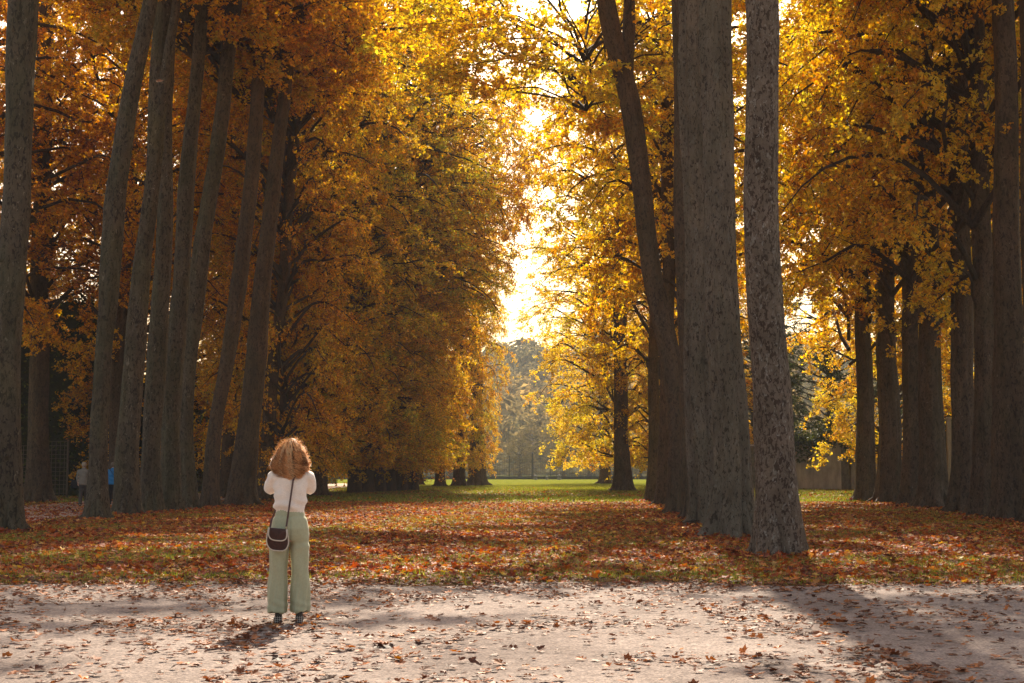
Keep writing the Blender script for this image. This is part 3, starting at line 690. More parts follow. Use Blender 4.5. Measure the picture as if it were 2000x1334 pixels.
# small hazy trees beyond the railing
for i, (px, y, s_, lab) in enumerate([(1015, 262, .42, "small pale tan tree just beyond the railing in the avenue's gap"),
                                      (1040, 300, .62, "rounded tan tree rising behind the iron railing"),
                                      (1100, 285, .5, "tan tree beyond the railing under the yellow leaves"),
                                      (1150, 300, .5, "low bushy tree beyond the railing left of the lone trunk"),
                                      (1250, 280, .55, "low tree beyond the railing right of the lone trunk"),
                                      (960, 290, .5, "tan tree beyond the railing behind the far left trunks"),
                                      (880, 300, .6, "pale tree behind the low wall between far left trunks"),
                                      (1320, 300, .6, "pale tree beyond the railing behind the right row")]):
    xy_tree((px - 1000) * y / F, y, .3, lab, "small trees beyond the railing", BARK_D, ["full1", "full2"][i % 2], FAR_LEAF, s_ * 1.1, s_ * .6, ztop=9 * s_, name="broadleaf_tree")

# ------------------------------------------------------------------ hedge, wall, ivy, trellises, railing
HEDGE_CORE = plain("hedge_core", (0.022, 0.024, 0.010), .95, .1, 3, .5)
def hedge_leaves(segs, h, seed, thick, dens, size=.16, mat=GREEN):
    g = np.random.default_rng(seed); Ps = []; Ns = []
    for (x0, y0, x1, y1) in segs:
        L = math.hypot(x1 - x0, y1 - y0); t = np.array([x1 - x0, y1 - y0]) / L; nn = np.array([t[1], -t[0]])
        for sgn in (1, -1):
            n = int(L * h * dens); a = g.random(n) * L; z = g.random(n) * h
            off = thick * (1 + .10 * np.sin(a * 1.1) * np.sin(z * 1.3 + 1)) + g.exponential(.12, n) - .1
            Ps.append(np.stack([x0 + t[0] * a + sgn * nn[0] * off, y0 + t[1] * a + sgn * nn[1] * off, z], -1))
            Ns.append(np.tile([sgn * nn[0], sgn * nn[1], .5], (n, 1)))
        n = int(L * thick * 2 * dens); a = g.random(n) * L; b = (g.random(n) * 2 - 1) * thick
        Ps.append(np.stack([x0 + t[0] * a + nn[0] * b, y0 + t[1] * a + nn[1] * b, h + g.exponential(.18, n)], -1)); Ns.append(np.tile([0, 0, 1.], (n, 1)))
        Ps[-1][:, 2] += (.5 + .5 * np.sin(a * .9 + seed)) * (.5 + .5 * np.sin(a * 2.3)) * g.random(n) * 1.6
    Pn = np.vstack(Ps); N = np.vstack(Ns); n = len(Pn)
    V, Q = scatter_leaves(Pn, norm(rand_dirs(n, g) + np.array([0, 0, -.3])), norm(N + rand_dirs(n, g) * .8), size * g.uniform(.6, 1.2, n), 2)
    return make_mesh("foliage", V, Q, [mat], False, None, np.repeat(g.random(n), 2))
def hedge(label, segs, h, thick, seed, dens):
    e = empty("hedge", (segs[0][0], segs[0][1], 0)); tag(e, label, "hedge")
    ox, oy = segs[0][0], segs[0][1]
    segs = [(a - ox, b - oy, c - ox, d - oy) for a, b, c, d in segs]
    mb = MB()
    for (x0, y0, x1, y1) in segs:
        L = math.hypot(x1 - x0, y1 - y0)
        mb.box(((x0 + x1) / 2, (y0 + y1) / 2, (h - .1) / 2), (L, thick * 1.8, h - .1), math.atan2(y1 - y0, x1 - x0))
    mb.build("core", HEDGE_CORE, e)
    link("foliage", hedge_leaves(segs, h, seed, thick, dens), e)
hedge("tall dark clipped hedge closing the sandy path behind the walkers", [(-45, 77, -20.6, 77)], 10.5, .9, 21, 45)
hedge("tall dark clipped hedge running along the path behind the left row", [(-20.4, 79, -19.2, 150)], 6.5, .8, 22, 30)
hedge("low dark hedge behind the timber post and outer right trunks", [(19.5, 66, 40, 60)], 3.2, .6, 23, 60)

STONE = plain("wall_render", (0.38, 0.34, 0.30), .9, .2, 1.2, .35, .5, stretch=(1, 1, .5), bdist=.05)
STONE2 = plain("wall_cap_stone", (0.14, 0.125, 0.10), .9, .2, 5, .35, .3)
WA = np.array([20.3, 106.0]); WB = np.array([34, 84.0])
wt = (WB - WA) / np.linalg.norm(WB - WA); wang = math.atan2(wt[1], wt[0]); wl_ = np.linalg.norm(WB - WA)
e = empty("stone_wall", (WA[0], WA[1], 0)); tag(e, "grey rendered garden wall with greenery on top behind the outer right trunks", "wall")
mb = MB(); c2 = wt * wl_ / 2; mb.box((c2[0], c2[1], 1.75), (wl_, .45, 3.5), wang); mb.build("wall_body", STONE, e)
mb = MB(); mb.box((c2[0], c2[1], 3.56), (wl_ + .1, .6, .12), wang); mb.build("coping", STONE2, e)
mb = MB()
for k in range(5):
    q = wt * (k * wl_ / 4); mb = MB(); mb.box((q[0], q[1] - .02, 1.8), (.8, .75, 3.6), wang); mb.build("pier", STONE2, e)
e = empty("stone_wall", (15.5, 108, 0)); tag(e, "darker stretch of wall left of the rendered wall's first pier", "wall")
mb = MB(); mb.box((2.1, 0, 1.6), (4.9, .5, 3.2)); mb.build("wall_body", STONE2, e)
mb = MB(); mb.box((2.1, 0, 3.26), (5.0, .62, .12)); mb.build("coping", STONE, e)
# ivy
g = np.random.default_rng(31); n = 9000
a = g.random(n) * wl_; drop = g.exponential(.35, n) * (1.0 + .8 * np.sin(a * .9)); side = -(.3 + g.random(n) * .25)
nn = np.array([wt[1], -wt[0]])
top_ = g.random(n) < .45
zz_ = np.where(top_, 3.6 + g.exponential(.3, n) * (1 + .5 * np.sin(a * 1.7)), 3.65 - np.minimum(drop, 1.6))
oo = np.where(top_, g.uniform(-.4, .4, n), -side)
pos = np.stack([WA[0] + wt[0] * a + nn[0] * oo, WA[1] + wt[1] * a + nn[1] * oo, zz_], -1)
V, Q = scatter_leaves(pos, norm(rand_dirs(n, g) + np.array([0, 0, -.5])), norm(np.array([0, -1, .4]) + rand_dirs(n, g) * .8), g.uniform(.1, .2, n), 2)
IVY = leaf_mat("ivy_leaf", [(0.0, (0.03, 0.04, 0.012)), (0.6, (0.07, 0.085, 0.02)), (1.0, (0.16, 0.17, 0.03))], .35)
tag(link("ivy", make_mesh("ivy", V, Q, [IVY], False, None, np.repeat(g.random(n), 2))), "dark ivy spilling over the top of the grey garden wall", "ivy", kind="stuff")

WOOD = plain("weathered_timber", (0.30, 0.21, 0.12), .8, .3, 9, .3, .3, stretch=(4, 4, .6))
WOODD = plain("dark_timber", (0.10, 0.075, 0.055), .85, .3, 9, .3, .3, stretch=(4, 4, .6))
def trellis(label, x, y, w, h, rz, mat, pitch, postw=.1, diag=False):
    e = empty("trellis", (x, y, 0), rz); tag(e, label, "trellis")
    for s in (-1, 1):
        m = MB(); m.box((s * w / 2, 0, h / 2), (postw, postw, h)); m.box((s * w / 2, 0, h + .05), (postw * 1.4, postw * 1.4, .08), taper=.5); m.build("post", mat, e)
    m = MB(); k = pitch
    while k < w - .02: m.box((-w / 2 + k, .012, h / 2), (.03, .02, h - .1)); k += pitch
    k = pitch
    while k < h: m.box((0, -.012, k), (w - postw, .02, .03)); k += pitch
    if diag:
        for q in np.arange(-.2, h - .8, .55):
            m.tube([(-w / 2, -.04, q), (w / 2, -.04, q + w * 1.1)], .02, 4)
    m.build("lattice", mat, e)
trellis("tall dark garden trellis in front of the hedge, left of the walkers", *(P(112, 900, 73)[:2]), 1.05, 2.9, .0, WOODD, .22, .09)
trellis("dark garden trellis panel right of the left edge trunk", *(P(50, 900, 73.5)[:2]), .7, 2.7, .0, WOODD, .22, .08)
q = P(1856, 900, 57.5)
trellis("pale timber post with dark lattice between two outer right trunks", q[0] + .28, q[1], .62, 3.45, 0, WOOD, .4, .17, True)

IRON = plain("dark_iron", (0.03, 0.028, 0.027), .5, .5, 8, .3)
DARKST = plain("dark_stone", (0.06, 0.05, 0.04), .9, .2, 3, .4, .4)
e = empty("low_wall", (0, 214, 0)); tag(e, "low dark stone wall crossing the avenue's end below the railing", "wall")
mb = MB(); mb.box((10, 0, .2), (150, .5, .4)); mb.build("wall_body", DARKST, e)
mb = MB(); mb.box((10, 0, .43), (150, .6, .06)); mb.build("coping", DARKST, e)
e = empty("iron_railing", (0, 216, 0)); tag(e, "tall dark iron railing across the far end of the avenue", "railing")
mb = MB(); 
for k in np.arange(-62, 82, .34): mb.box((k, 0, 1.5), (.028, .028, 2.8)); mb.add([(k - .03, 0, 2.9), (k + .03, 0, 2.9), (k, 0, 3.1)], F3=[(0, 1, 2)])
mb.build("pickets", IRON, e)
for z in (.45, 2.6): mb = MB(); mb.box((10, 0, z), (144, .05, .06)); mb.build("rail", IRON, e)
for k in list(np.arange(-50, 80, 6.2)):
    mb = MB(); mb.box((k, 0, 1.7), (.10, .10, 3.4)); mb.tube([(k, 0, 3.4), (k, 0, 3.5), (k, 0, 3.62)], [.09, .1, .01], 8); mb.build("post", IRON, e)
mb = MB(); mb.box((q0 := (1040 - 1000) * 216 / F, -.1, 1.9), (.22, .22, 3.8)); mb.tube([(q0, -.1, 3.8), (q0, -.1, 3.95), (q0, -.1, 4.1)], [.16, .16, .02], 8); mb.build("gate_post", IRON, e)
for i, (px, lab) in enumerate([(1046, "left of the three small stone bollards at the avenue's end"), (1068, "middle, smallest stone bollard at the avenue's end"),
                               (1092, "right of the three small stone bollards at the avenue's end")]):
    x = (px - 1000) * 206 / F; r = (.28, .2, .3)[i]
    mb = MB(); z = np.array([0, .05, .4, .52, .62, .7]); rr = np.array([1.15, 1, .85, .95, .75, .2]) * r
    mb.tube(np.stack([0 * z, 0 * z, z * (1, .8, 1.05)[i]], -1), rr, 14)
    o = mb.build("stone_bollard", STONE2, None, True, (x, 206, 0)); tag(o, lab, "bollard", "small stone bollards")

# ------------------------------------------------------------------ fallen leaves and grass
def vnoise(x, y, s, seed):
    g = np.random.default_rng(seed); T = g.random((64, 64)); X = x / s + 1000; Y = y / s + 1000
    xi = np.floor(X).astype(int); yi = np.floor(Y).astype(int); fx = X - xi; fy = Y - yi
    fx = fx * fx * (3 - 2 * fx); fy = fy * fy * (3 - 2 * fy)
    a = T[xi % 64, yi % 64]; b = T[(xi + 1) % 64, yi % 64]; c = T[xi % 64, (yi + 1) % 64]; d = T[(xi + 1) % 64, (yi + 1) % 64]
    return (a * (1 - fx) + b * fx) * (1 - fy) + (c * (1 - fx) + d * fx) * fy

def sample_fan(n, y0, y1, g, margin=4.0):
    """points spread evenly over the ground the picture can see (and a margin beside it)"""
    Y = np.sqrt(g.random(n) * (y1 ** 2 - y0 ** 2) + y0 ** 2)
    hw = Y * 1000 / F + margin
    return (g.random(n) * 2 - 1) * hw, Y

def litter(name, x, y, size, kites, mat, g, zup=.01, curl=(0.1, .9), tilt=.35, label=None):
    n = len(x)
    fw = g.normal(size=(n, 3)); fw[:, 2] = g.normal(0, tilt * .6, n)
    up = np.array([0, 0, 1.0]) + g.normal(0, tilt, (n, 3))
    up[g.random(n) < .35] *= np.array([1, 1, -1])
    sz = size * g.uniform(.4, 1.25, n) 
    V, Q = scatter_leaves(np.stack([x, y, zup + g.random(n) * .02], -1), fw, up, sz, kites, g.uniform(curl[0], curl[1], n))
    V[:, 2] = np.where(V[:, 2] < .006, .006 + g.random(len(V)) * .006, V[:, 2])
    o = link(name, make_mesh(name, V, Q, [mat], False, None, np.repeat(g.random(n), kites)))
    tag(o, label, "fallen leaves", kind="stuff"); return o

g = np.random.default_rng(41)
# lawn litter, near band
x, y = sample_fan(330000, 17.6, 62, g)
d = .3 + 1.3 * vnoise(x, y, 2.6, 1) * (.3 + vnoise(x, y, .8, 2))
d *= np.where(y < 19.4, np.where(x < 3, .22, .45) + .35 * vnoise(x, y, 1.2, 9), 1)
d *= np.where((x < -13) & (x > -19), .3, 1)
d *= np.clip(1.25 - np.abs(x - 1.0) / 30, .45, 1.1)
d *= np.clip((70 - y) / 25, .25, 1)
k = g.random(len(x)) < np.clip(d, 0, 1)
litter("fallen_leaves", x[k], y[k], .082, 5, FALLEN, g, label="thick red-brown fallen leaves covering the lawn behind the gravel")
x, y = sample_fan(60000, 60, 112, g, 6)
k = g.random(len(x)) < np.clip(.0 + .8 * vnoise(x, y, 6, 3) - .008 * (y - 60), 0, 1) * np.where((x < -13.5) & (x > -19), .3, 1)
litter("fallen_leaves", x[k], y[k], .12, 3, FALLEN, g, label="thinner rust fallen leaves scattered on the far lawn")
# leaves drifted against the trunk feet
bx_, by_ = [], []
for o in list(C.objects):
    if o.name.startswith("plane_tree") and o.location.y < 75:
        m_ = int(260 * (1 if o.location.y < 45 else .5)); a_ = g.random(m_) * 2 * pi; r_ = .45 + g.exponential(.32, m_)
        bx_.append(o.location.x + cos_(a_) * r_); by_.append(o.location.y + sin_(a_) * r_)
litter("fallen_leaves", np.concatenate(bx_), np.concatenate(by_), .09, 5, FALLEN, g, zup=.05, tilt=.6, label="brown leaves drifted against the feet of the trunks")
# gravel litter
x, y = sample_fan(30000, 8.6, 18.6, g, 2)
d = .075 + .85 * np.clip(vnoise(x, y, 1.3, 4) * vnoise(x, y, .45, 5) * 1.9 - .24, 0, 1) + .6 * np.clip((y - 15.8) / 2.2, 0, 1) ** 1.5
k = g.random(len(x)) < np.clip(d, 0, 1)
litter("fallen_leaves", x[k], y[k], .064, 5, FALLEN_DRY, g, curl=(.05, .9), tilt=.2, label="scattered curled dry brown leaves lying on the pale gravel")

# grass
GRASS = leaf_mat("grass_blade", [(0.0, (0.09, 0.11, 0.015)), (0.5, (0.22, 0.23, 0.028)), (0.85, (0.34, 0.32, 0.05)), (1.0, (0.34, 0.27, 0.08))], .45, rough=.5)
def grass(label, n, y0, y1, h, w, seed, keep):
    g = np.random.default_rng(seed)
    x, y = sample_fan(n, y0, y1, g, 3)
    k = g.random(n) < keep(x, y); x = x[k]; y = y[k]; n = len(x)
    a = g.random(n) * 2 * pi; hh = h * g.uniform(.5, 1.3, n); ww = w * g.uniform(.7, 1.2, n)
    b = np.stack([x, y, 0 * x], -1); s_ = np.stack([cos_(a), sin_(a), 0 * a], -1) * ww[:, None]
    ln = g.normal(0, .45, (n, 3)) * hh[:, None]; ln[:, 2] = hh
    V = np.stack([b - s_, b + s_, b + ln], 1).reshape(-1, 3)
    o = link("grass", make_mesh("grass", V, np.arange(3 * n).reshape(-1, 3), [GRASS], False, None, g.random(n)))
    tag(o, label, "grass", kind="stuff")
inpath = lambda x, y: (x < -12.9) & (x > -19.2)
grass("short green grass tufts showing between the leaves on the near lawn", 420000, 17.5, 50, .065, .008, 51,
      lambda x, y: np.clip((vnoise(x, y, 2.2, 7) * .7 + vnoise(x, y, .6, 8) * .5 - .52) * 4, 0.05, 1) * np.where(inpath(x, y), 0, 1) * np.where(y < 17.9 + edge_noise(x) * .5, .5, 1) + .9 * (y < 19.6) * (y > 17.8 + edge_noise(x)) * (x < 4) * vnoise(x, y, .9, 12))
grass("bright green grass of the far lawn under the trees", 300000, 45, 125, .09, .014, 52,
      lambda x, y: np.clip(.25 + (y - 60) / 60 + vnoise(x, y, 5, 7) * .4, .15, 1) * np.where(inpath(x, y), 0, 1))

# ------------------------------------------------------------------ people
def remeshed(name, mb, mat, voxel, parent, smooth=2, loc=(0, 0, 0), disp=None, sub=0):
    """fuse overlapping tubes into one continuous skin"""
    o = mb.build(name, mat, parent, True, loc)
    m = o.modifiers.new("r", 'REMESH'); m.mode = 'VOXEL'; m.voxel_size = voxel; m.use_smooth_shade = True
    m = o.modifiers.new("s", 'SMOOTH'); m.factor = .5; m.iterations = smooth
    dg = bpy.context.evaluated_depsgraph_get()
    me = bpy.data.meshes.new_from_object(o.evaluated_get(dg)); o.modifiers.clear()
    if disp is not None:
        n = len(me.vertices); co = np.empty(n * 3, np.float32); no = np.empty(n * 3, np.float32)
        me.vertices.foreach_get("co", co); me.vertices.foreach_get("normal", no)
        co = co.reshape(-1, 3); no = no.reshape(-1, 3); co = co + no * disp(co)[:, None]
        me.vertices.foreach_set("co", co.ravel()); me.update()
    me.materials.clear(); me.materials.append(mat)
    for p in me.polygons: p.use_smooth = True
    o.data = me
    return o

def ellrings(rows, k=28):
    """rows: (cx, cy, z, half width, half depth)"""
    a = np.arange(k) * 2 * pi / k
    return np.array([[(cx + hw * abs(cos(t)) ** .85 * (1 if cos(t) > 0 else -1), cy + hd * abs(sin(t)) ** .85 * (1 if sin(t) > 0 else -1), z) for t in a] for cx, cy, z, hw, hd in rows])

SKIN = plain("skin", (0.60, 0.36, 0.26), .5, .4, 30, .06)
def hand(mb, c, d, n, s=1.0):
    """c wrist, d pointing direction, n palm side direction"""
    d = norm(np.array(d, float)); n = norm(np.array(n, float)); n = norm(n - d * np.dot(n, d)); w = np.cross(d, n); c = np.array(c, float)
    mb.tube([c - d * .02 * s, c + d * .03 * s, c + d * .07 * s, c + d * .095 * s], np.array([.024, .034, .036, .026]) * s, 12, flat=.55)
    for i, (off, ln) in enumerate(((-.028, .062), (-.010, .074), (.010, .070), (.028, .055))):
        b = c + d * .085 * s + w * off * s
        mb.tube([b, b + (d * .45 + n * .25) * ln * s, b + (d * .65 + n * .75) * ln * s, b + (d * .45 + n * 1.1) * ln * s], np.array([.0095, .009, .008, .006]) * s, 8)
    b = c + d * .03 * s - w * .030 * s
    mb.tube([b, b + (-w * .022 + d * .025 + n * .012) * s, b + (-w * .022 + d * .052 + n * .03) * s], np.array([.012, .010, .007]) * s, 8)

def head(mb, c, s=1.0):
    c = np.array(c, float)
    rows = [(-.115, .030, .045, .055), (-.09, .035, .058, .072), (-.05, .018, .068, .088), (0, .0, .076, .098), (.04, -.005, .077, .099), (.08, -.008, .066, .085), (.108, -.008, .042, .055), (.122, -.008, .012, .015)]
    mb.rings(ellrings([(c[0], c[1] + y * s, c[2] + z * s, w * s, d * s) for z, y, w, d in rows], 20))
    f = c[1]
    mb.tube([(c[0], f + .088 * s, c[2] + .02 * s), (c[0], f + .112 * s, c[2] - .025 * s), (c[0], f + .092 * s, c[2] - .04 * s)], [.008 * s, .014 * s, .010 * s], 8)
    mb.tube([(c[0] - .02 * s, f + .09 * s, c[2] - .066 * s), (c[0], f + .10 * s, c[2] - .066 * s), (c[0] + .02 * s, f + .09 * s, c[2] - .066 * s)], [.004 * s, .009 * s, .004 * s], 8)
    for q in (-1, 1):
        mb.tube([(c[0] + q * .074 * s, f, c[2] + .025 * s), (c[0] + q * .088 * s, f - .012 * s, c[2]), (c[0] + q * .076 * s, f, c[2] - .03 * s)], [.008 * s, .014 * s, .008 * s], 8, flat=.6)
        mb.tube([(c[0] + q * .031 * s - .012 * s, f + .086 * s, c[2] + .004 * s), (c[0] + q * .031 * s, f + .091 * s, c[2] + .004 * s), (c[0] + q * .031 * s + .012 * s, f + .086 * s, c[2] + .004 * s)], [.004 * s, .008 * s, .004 * s], 8)

# --- the woman
KNIT = plain("cream_knit", (0.78, 0.66, 0.58), .9, .2, 60, .10, .55, sheen=.4, stretch=(1, 1, 2.2), bdist=.006)
TROUSER = plain("sage_cloth", (0.38, 0.365, 0.235), .8, .25, 45, .07, .2, sheen=.15, bdist=.003)
BAGM = plain("brown_shearling", (0.045, 0.013, 0.007), .75, .3, 50, .4, .5, sheen=.3, bdist=.004)
PIPE = plain("cream_piping", (0.55, 0.46, 0.38), .9, .2, 70, .15, .5)
LEATHER = plain("brown_strap", (0.075, 0.028, 0.020), .5, .5, 30, .3)
BUCKLE = plain("brass", (0.45, 0.35, 0.2), .35, .5, 10, .1, metal=1.0)
SHOE = plain("dark_shoe", (0.025, 0.014, 0.012), .5, .5, 30, .3)
def plaid():
    m, ns, ls, out = new_mat("plaid_cloth")
    tc = ns.new("ShaderNodeTexCoord"); sp = ns.new("ShaderNodeSeparateXYZ"); ls.new(tc.outputs["Object"], sp.inputs[0])
    acc = None
    for ax in ("X", "Z"):
        a = node(ns, "ShaderNodeMath", operation='MULTIPLY'); ls.new(sp.outputs[ax], a.inputs[0]); a.inputs[1].default_value = 55
        b = node(ns, "ShaderNodeMath", operation='FRACT'); ls.new(a.outputs[0], b.inputs[0])
        c = node(ns, "ShaderNodeMath", operation='GREATER_THAN'); ls.new(b.outputs[0], c.inputs[0]); c.inputs[1].default_value = .68
        if acc is None: acc = c.outputs[0]
        else:
            d = node(ns, "ShaderNodeMath", operation='ADD'); ls.new(acc, d.inputs[0]); ls.new(c.outputs[0], d.inputs[1]); acc = d.outputs[0]
    r = ramp(ns, [(0, (.02, .012, .012)), (.5, (.30, .26, .24)), (1, (.5, .46, .43))]); 
    h = node(ns, "ShaderNodeMath", operation='MULTIPLY'); ls.new(acc, h.inputs[0]); h.inputs[1].default_value = .5; ls.new(h.outputs[0], r.inputs[0])
    p = ns.new("ShaderNodeBsdfPrincipled"); ls.new(r.outputs[0], p.inputs["Base Color"]); p.inputs["Roughness"].default_value = .9; ls.new(p.outputs[0], out.inputs[0])
    return m
PLAID = plaid()

wpos = G(566, 1217)
W = empty("person", (wpos[0], wpos[1], .004)); W.rotation_euler = (0, 0, math.atan2(-wpos[0], wpos[1]))
tag(W, "woman seen from behind in cream sweater and sage wide-leg trousers, both arms raised", "person")
WC = -.012      # body centre offset
mb = MB()
mb.rings(ellrings([(WC, .0, .74, .11, .08), (WC, 0, .86, .13, .095), (WC, 0, 1.0, .105, .08), (WC, .01, 1.15, .11, .085), (WC, .01, 1.28, .13, .085), (WC, .0, 1.36, .12, .065), (WC, .005, 1.40, .06, .045)]))
mb.tube([(0, 0, 1.36), (0, .01, 1.42), (0, .03, 1.48)], [.055, .05, .05], 14)
head(mb, (0, .045, 1.545), .95)
for q in (-1, 1):
    mb.tube([(q * .14, 0, 1.35), (q * .175, .05, 1.28), (q * .19, .10, 1.215)], [.05, .045, .04], 12)
    mb.tube([(q * .19, .10, 1.215), (q * .15, .20, 1.34), (q * .075, .27, 1.475)], [.038, .032, .024], 12)
    hand(mb, (q * .075, .27, 1.475), (-q * .25, .05, 1), (-q * .5, -.6, 0), .95)
    mb.tube([(WC + q * .08, 0, .80), (WC + q * .09, .01, .45), (WC + q * .095, -.005, .10)], [.07, .055, .036], 14)
    mb.tube([(WC + q * .095, .0, .085), (WC + q * .10, .06, .04), (WC + q * .105, .12, .03)], [.026, .024, .018], 10)
remeshed("body", mb, SKIN, .009, W, 1)

# sweater
mb = MB()
mb.rings(ellrings([(WC - .004, 0, 1.005, .128, .098), (WC - .004, 0, 1.03, .131, .102), (WC - .002, .0, 1.055, .148, .116), (WC, 0, 1.10, .152, .12), (WC, 0, 1.17, .148, .118), (WC, 0, 1.25, .158, .118),
                   (WC, 0, 1.32, .168, .112), (WC, .0, 1.37, .15, .09), (WC, .005, 1.405, .10, .065), (WC, .01, 1.43, .065, .055)]))
for q in (-1, 1):
    mb.tube([(WC + q * .125, 0, 1.345), (WC + q * .16, .02, 1.33), (WC + q * .176, .055, 1.27), (WC + q * .184, .09, 1.225), (WC + q * .176, .125, 1.215)], [.062, .066, .06, .056, .052], 16)
    mb.tube([(WC + q * .19, .10, 1.225), (WC + q * .17, .17, 1.28), (WC + q * .12, .235, 1.38), (WC + q * .09, .265, 1.44)], [.05, .05, .042, .036], 14)
def knit_folds(co):
    x, y, z = co.T
    d = .010 * np.sin(z * 55 + 9 * np.abs(x) + 2 * np.sin(x * 14)) * np.exp(-((z - 1.09) / .06) ** 2)
    d += .005 * np.sin(z * 62 + np.sign(x) * x * 40) * np.exp(-((np.abs(x) - .15) / .05) ** 2) * (z > 1.17)
    d += .0025 * np.sin(x * 260) * (z < 1.035)
    d += .005 * np.sin(x * 23 + z * 31) + .004 * np.sin(x * 40 - z * 22)
    return d
remeshed("sweater", mb, KNIT, .008, W, 3, disp=knit_folds)
# trousers: waist to hem, two wide legs
mb = MB()
mb.rings(ellrings([(WC, 0, 1.035, .122, .092), (WC, 0, .99, .135, .105), (WC, -.004, .93, .160, .122), (WC + .002, -.010, .86, .173, .13), (WC + .002, -.008, .80, .176, .122), (WC + .002, 0, .755, .172, .105)], 32))
for q, hem, xs in ((-1, .10, (-.092, -.098, -.100, -.102, -.104)), (1, .105, (.088, .094, .098, .102, .106))):
    ws = (.088, .084, .080, .080, .083); zs_ = (.80, .62, .42, .24, hem)
    mb.rings(ellrings([(WC + x, [-.0, .0, .0, -.01, -.015][i], z, w, [.108, .098, .092, .095, .105][i]) for i, (x, z, w) in enumerate(zip(xs, zs_, ws))], 28))
def cloth_folds(co):
    x, y, z = co.T; xc = np.where(x < WC, x - WC + .095, x - WC - .095)
    a = np.arctan2(y, xc)
    t = np.clip((.80 - z) / .6, 0, 1)
    d = .010 * np.sin(4 * a + 3 * z + np.where(x < WC, 0, 2)) * t + .006 * np.sin(9 * a - 7 * z) * t
    d += .007 * np.sin(16 * z + 40 * xc) * np.exp(-((z - .45) / .2) ** 2)
    d += .006 * np.sin((z - .2 * np.abs(x - WC)) * 60) * np.exp(-((z - .73) / .07) ** 2) * (y < 0)
    d += .004 * np.sin(z * 75 + xc * 30) * np.exp(-((z - .17) / .05) ** 2)
    d += .003 * np.sin(z * 95) * np.exp(-((z - .97) / .03) ** 2)
    d -= .008 * np.exp(-((x - WC) / .012) ** 2) * (y < 0) * (z > .70) * (z < .97)
    return d
remeshed("trousers", mb, TROUSER, .008, W, 2, disp=cloth_folds)
# shoes
for q in (-1, 1):
    cx = WC + q * .092 + (.004 if q > 0 else -.0)
    mb = MB(); mb.rings(ellrings([(cx, .0, .0, .036, .040), (cx, .0, .03, .036, .040), (cx, .0, .07, .033, .036), (cx, .005, .12, .034, .036), (cx, .01, .15, .036, .038)], 18))
    mb.tube([(cx, .0, .030), (cx + q * .006, .07, .030), (cx + q * .012, .13, .026), (cx + q * .014, .175, .020)], [.032, .038, .036, .02], 14, flat=.75)
    sh = remeshed("shoe", mb, SHOE, .006, W, 2)
    mb = MB(); a = np.linspace(pi * 1.12, pi * 1.88, 9)
    R = np.array([[(cx + .0385 * cos(t), .0425 * sin(t), z) for t in a] for z in (.004, .03, .062)])
    mb.rings(R, cap=False, closed=False)
    R2 = np.array([[(cx + .035 * cos(t), .038 * sin(t), z) for t in a[::-1]] for z in (.004, .03, .062)])
    mb.rings(R2, cap=False, closed=False)
    mb.build("heel_panel", PLAID, sh, True)

# hair
def hair_mat():
    m, ns, ls, out = new_mat("hair_ginger_blonde")
    at = node(ns, "ShaderNodeAttribute", attribute_name="rnd")
    r = ramp(ns, [(0, (.13, .04, .012)), (.3, (.52, .20, .06)), (.6, (.92, .48, .19)), (1, (1.0, .76, .46))]); ls.new(at.outputs["Fac"], r.inputs[0])
    p = ns.new("ShaderNodeBsdfPrincipled"); ls.new(r.outputs[0], p.inputs["Base Color"]); p.inputs["Roughness"].default_value = .38; p.inputs["Specular IOR Level"].default_value = .5
    t = ns.new("ShaderNodeBsdfTranslucent"); ls.new(r.outputs[0], t.inputs[0]); mx = ns.new("ShaderNodeMixShader"); mx.inputs[0].default_value = .4
    ls.new(p.outputs[0], mx.inputs[1]); ls.new(t.outputs[0], mx.inputs[2]); ls.new(mx.outputs[0], out.inputs[0])
    return m
HAIRM = hair_mat()
g = np.random.default_rng(77)
def hair_profile(z):     # half width, half depth (back), at height z
    hw = np.interp(z, [1.28, 1.33, 1.38, 1.43, 1.50, 1.57, 1.62, 1.66, 1.69], [.06, .100, .142, .160, .148, .120, .092, .056, .012])
    hd = np.interp(z, [1.28, 1.33, 1.38, 1.43, 1.50, 1.57, 1.62, 1.66, 1.69], [.11, .135, .145, .145, .14, .13, .11, .07, .012])
    return hw, hd
NH = 4200; SH = 22
az_ = g.uniform(-.22, pi + .22, NH) + pi                 # round the back and the sides (back is -y)
layer = g.random(NH) ** .5
zend = 1.285 + g.uniform(-.022, .03, 64)[np.clip(((az_ - pi + .25) / (pi + .5) * 64).astype(int), 0, 63)] + .02 * np.sin(az_ * 9) + .11 * g.random(NH) ** 2 + .055 * np.abs(cos_(az_)) ** 2 + (1 - layer) * .02
s_ = np.linspace(0, 1, SH)
Z = 1.685 - .02 * g.random(NH)[:, None] - (1.685 - zend[:, None]) * (s_[None] ** .85)
hw, hd = hair_profile(Z)
k_ = (.66 + .34 * layer)[:, None] * (1 + .07 * np.sin(az_ * 5 + 1)[:, None] * s_[None] + .05 * np.sin(11 * s_[None] + az_[:, None] * 7) + .06 * g.normal(0, 1, 95)[np.clip(((az_ - pi + .25) / (pi + .5) * 64).astype(int), 0, 63)][:, None])
lock = g.integers(0, 95, NH)                 # strands gather into curling locks
lph = g.random(95) * 6.28; lfr = g.uniform(15, 26, 95); lamp = g.uniform(.6, 1.3, 95); laz = np.sort(g.uniform(-.25, pi + .25, 95)) + pi
az_ = az_ * .16 + laz[np.clip(((az_ - pi + .25) / (pi + .5) * 64).astype(int), 0, 63)] * .84
lock = np.clip(((az_ - pi + .25) / (pi + .5) * 64).astype(int), 0, 63)
amp = (.006 + .042 * s_[None] ** 1.2) * lamp[lock][:, None]
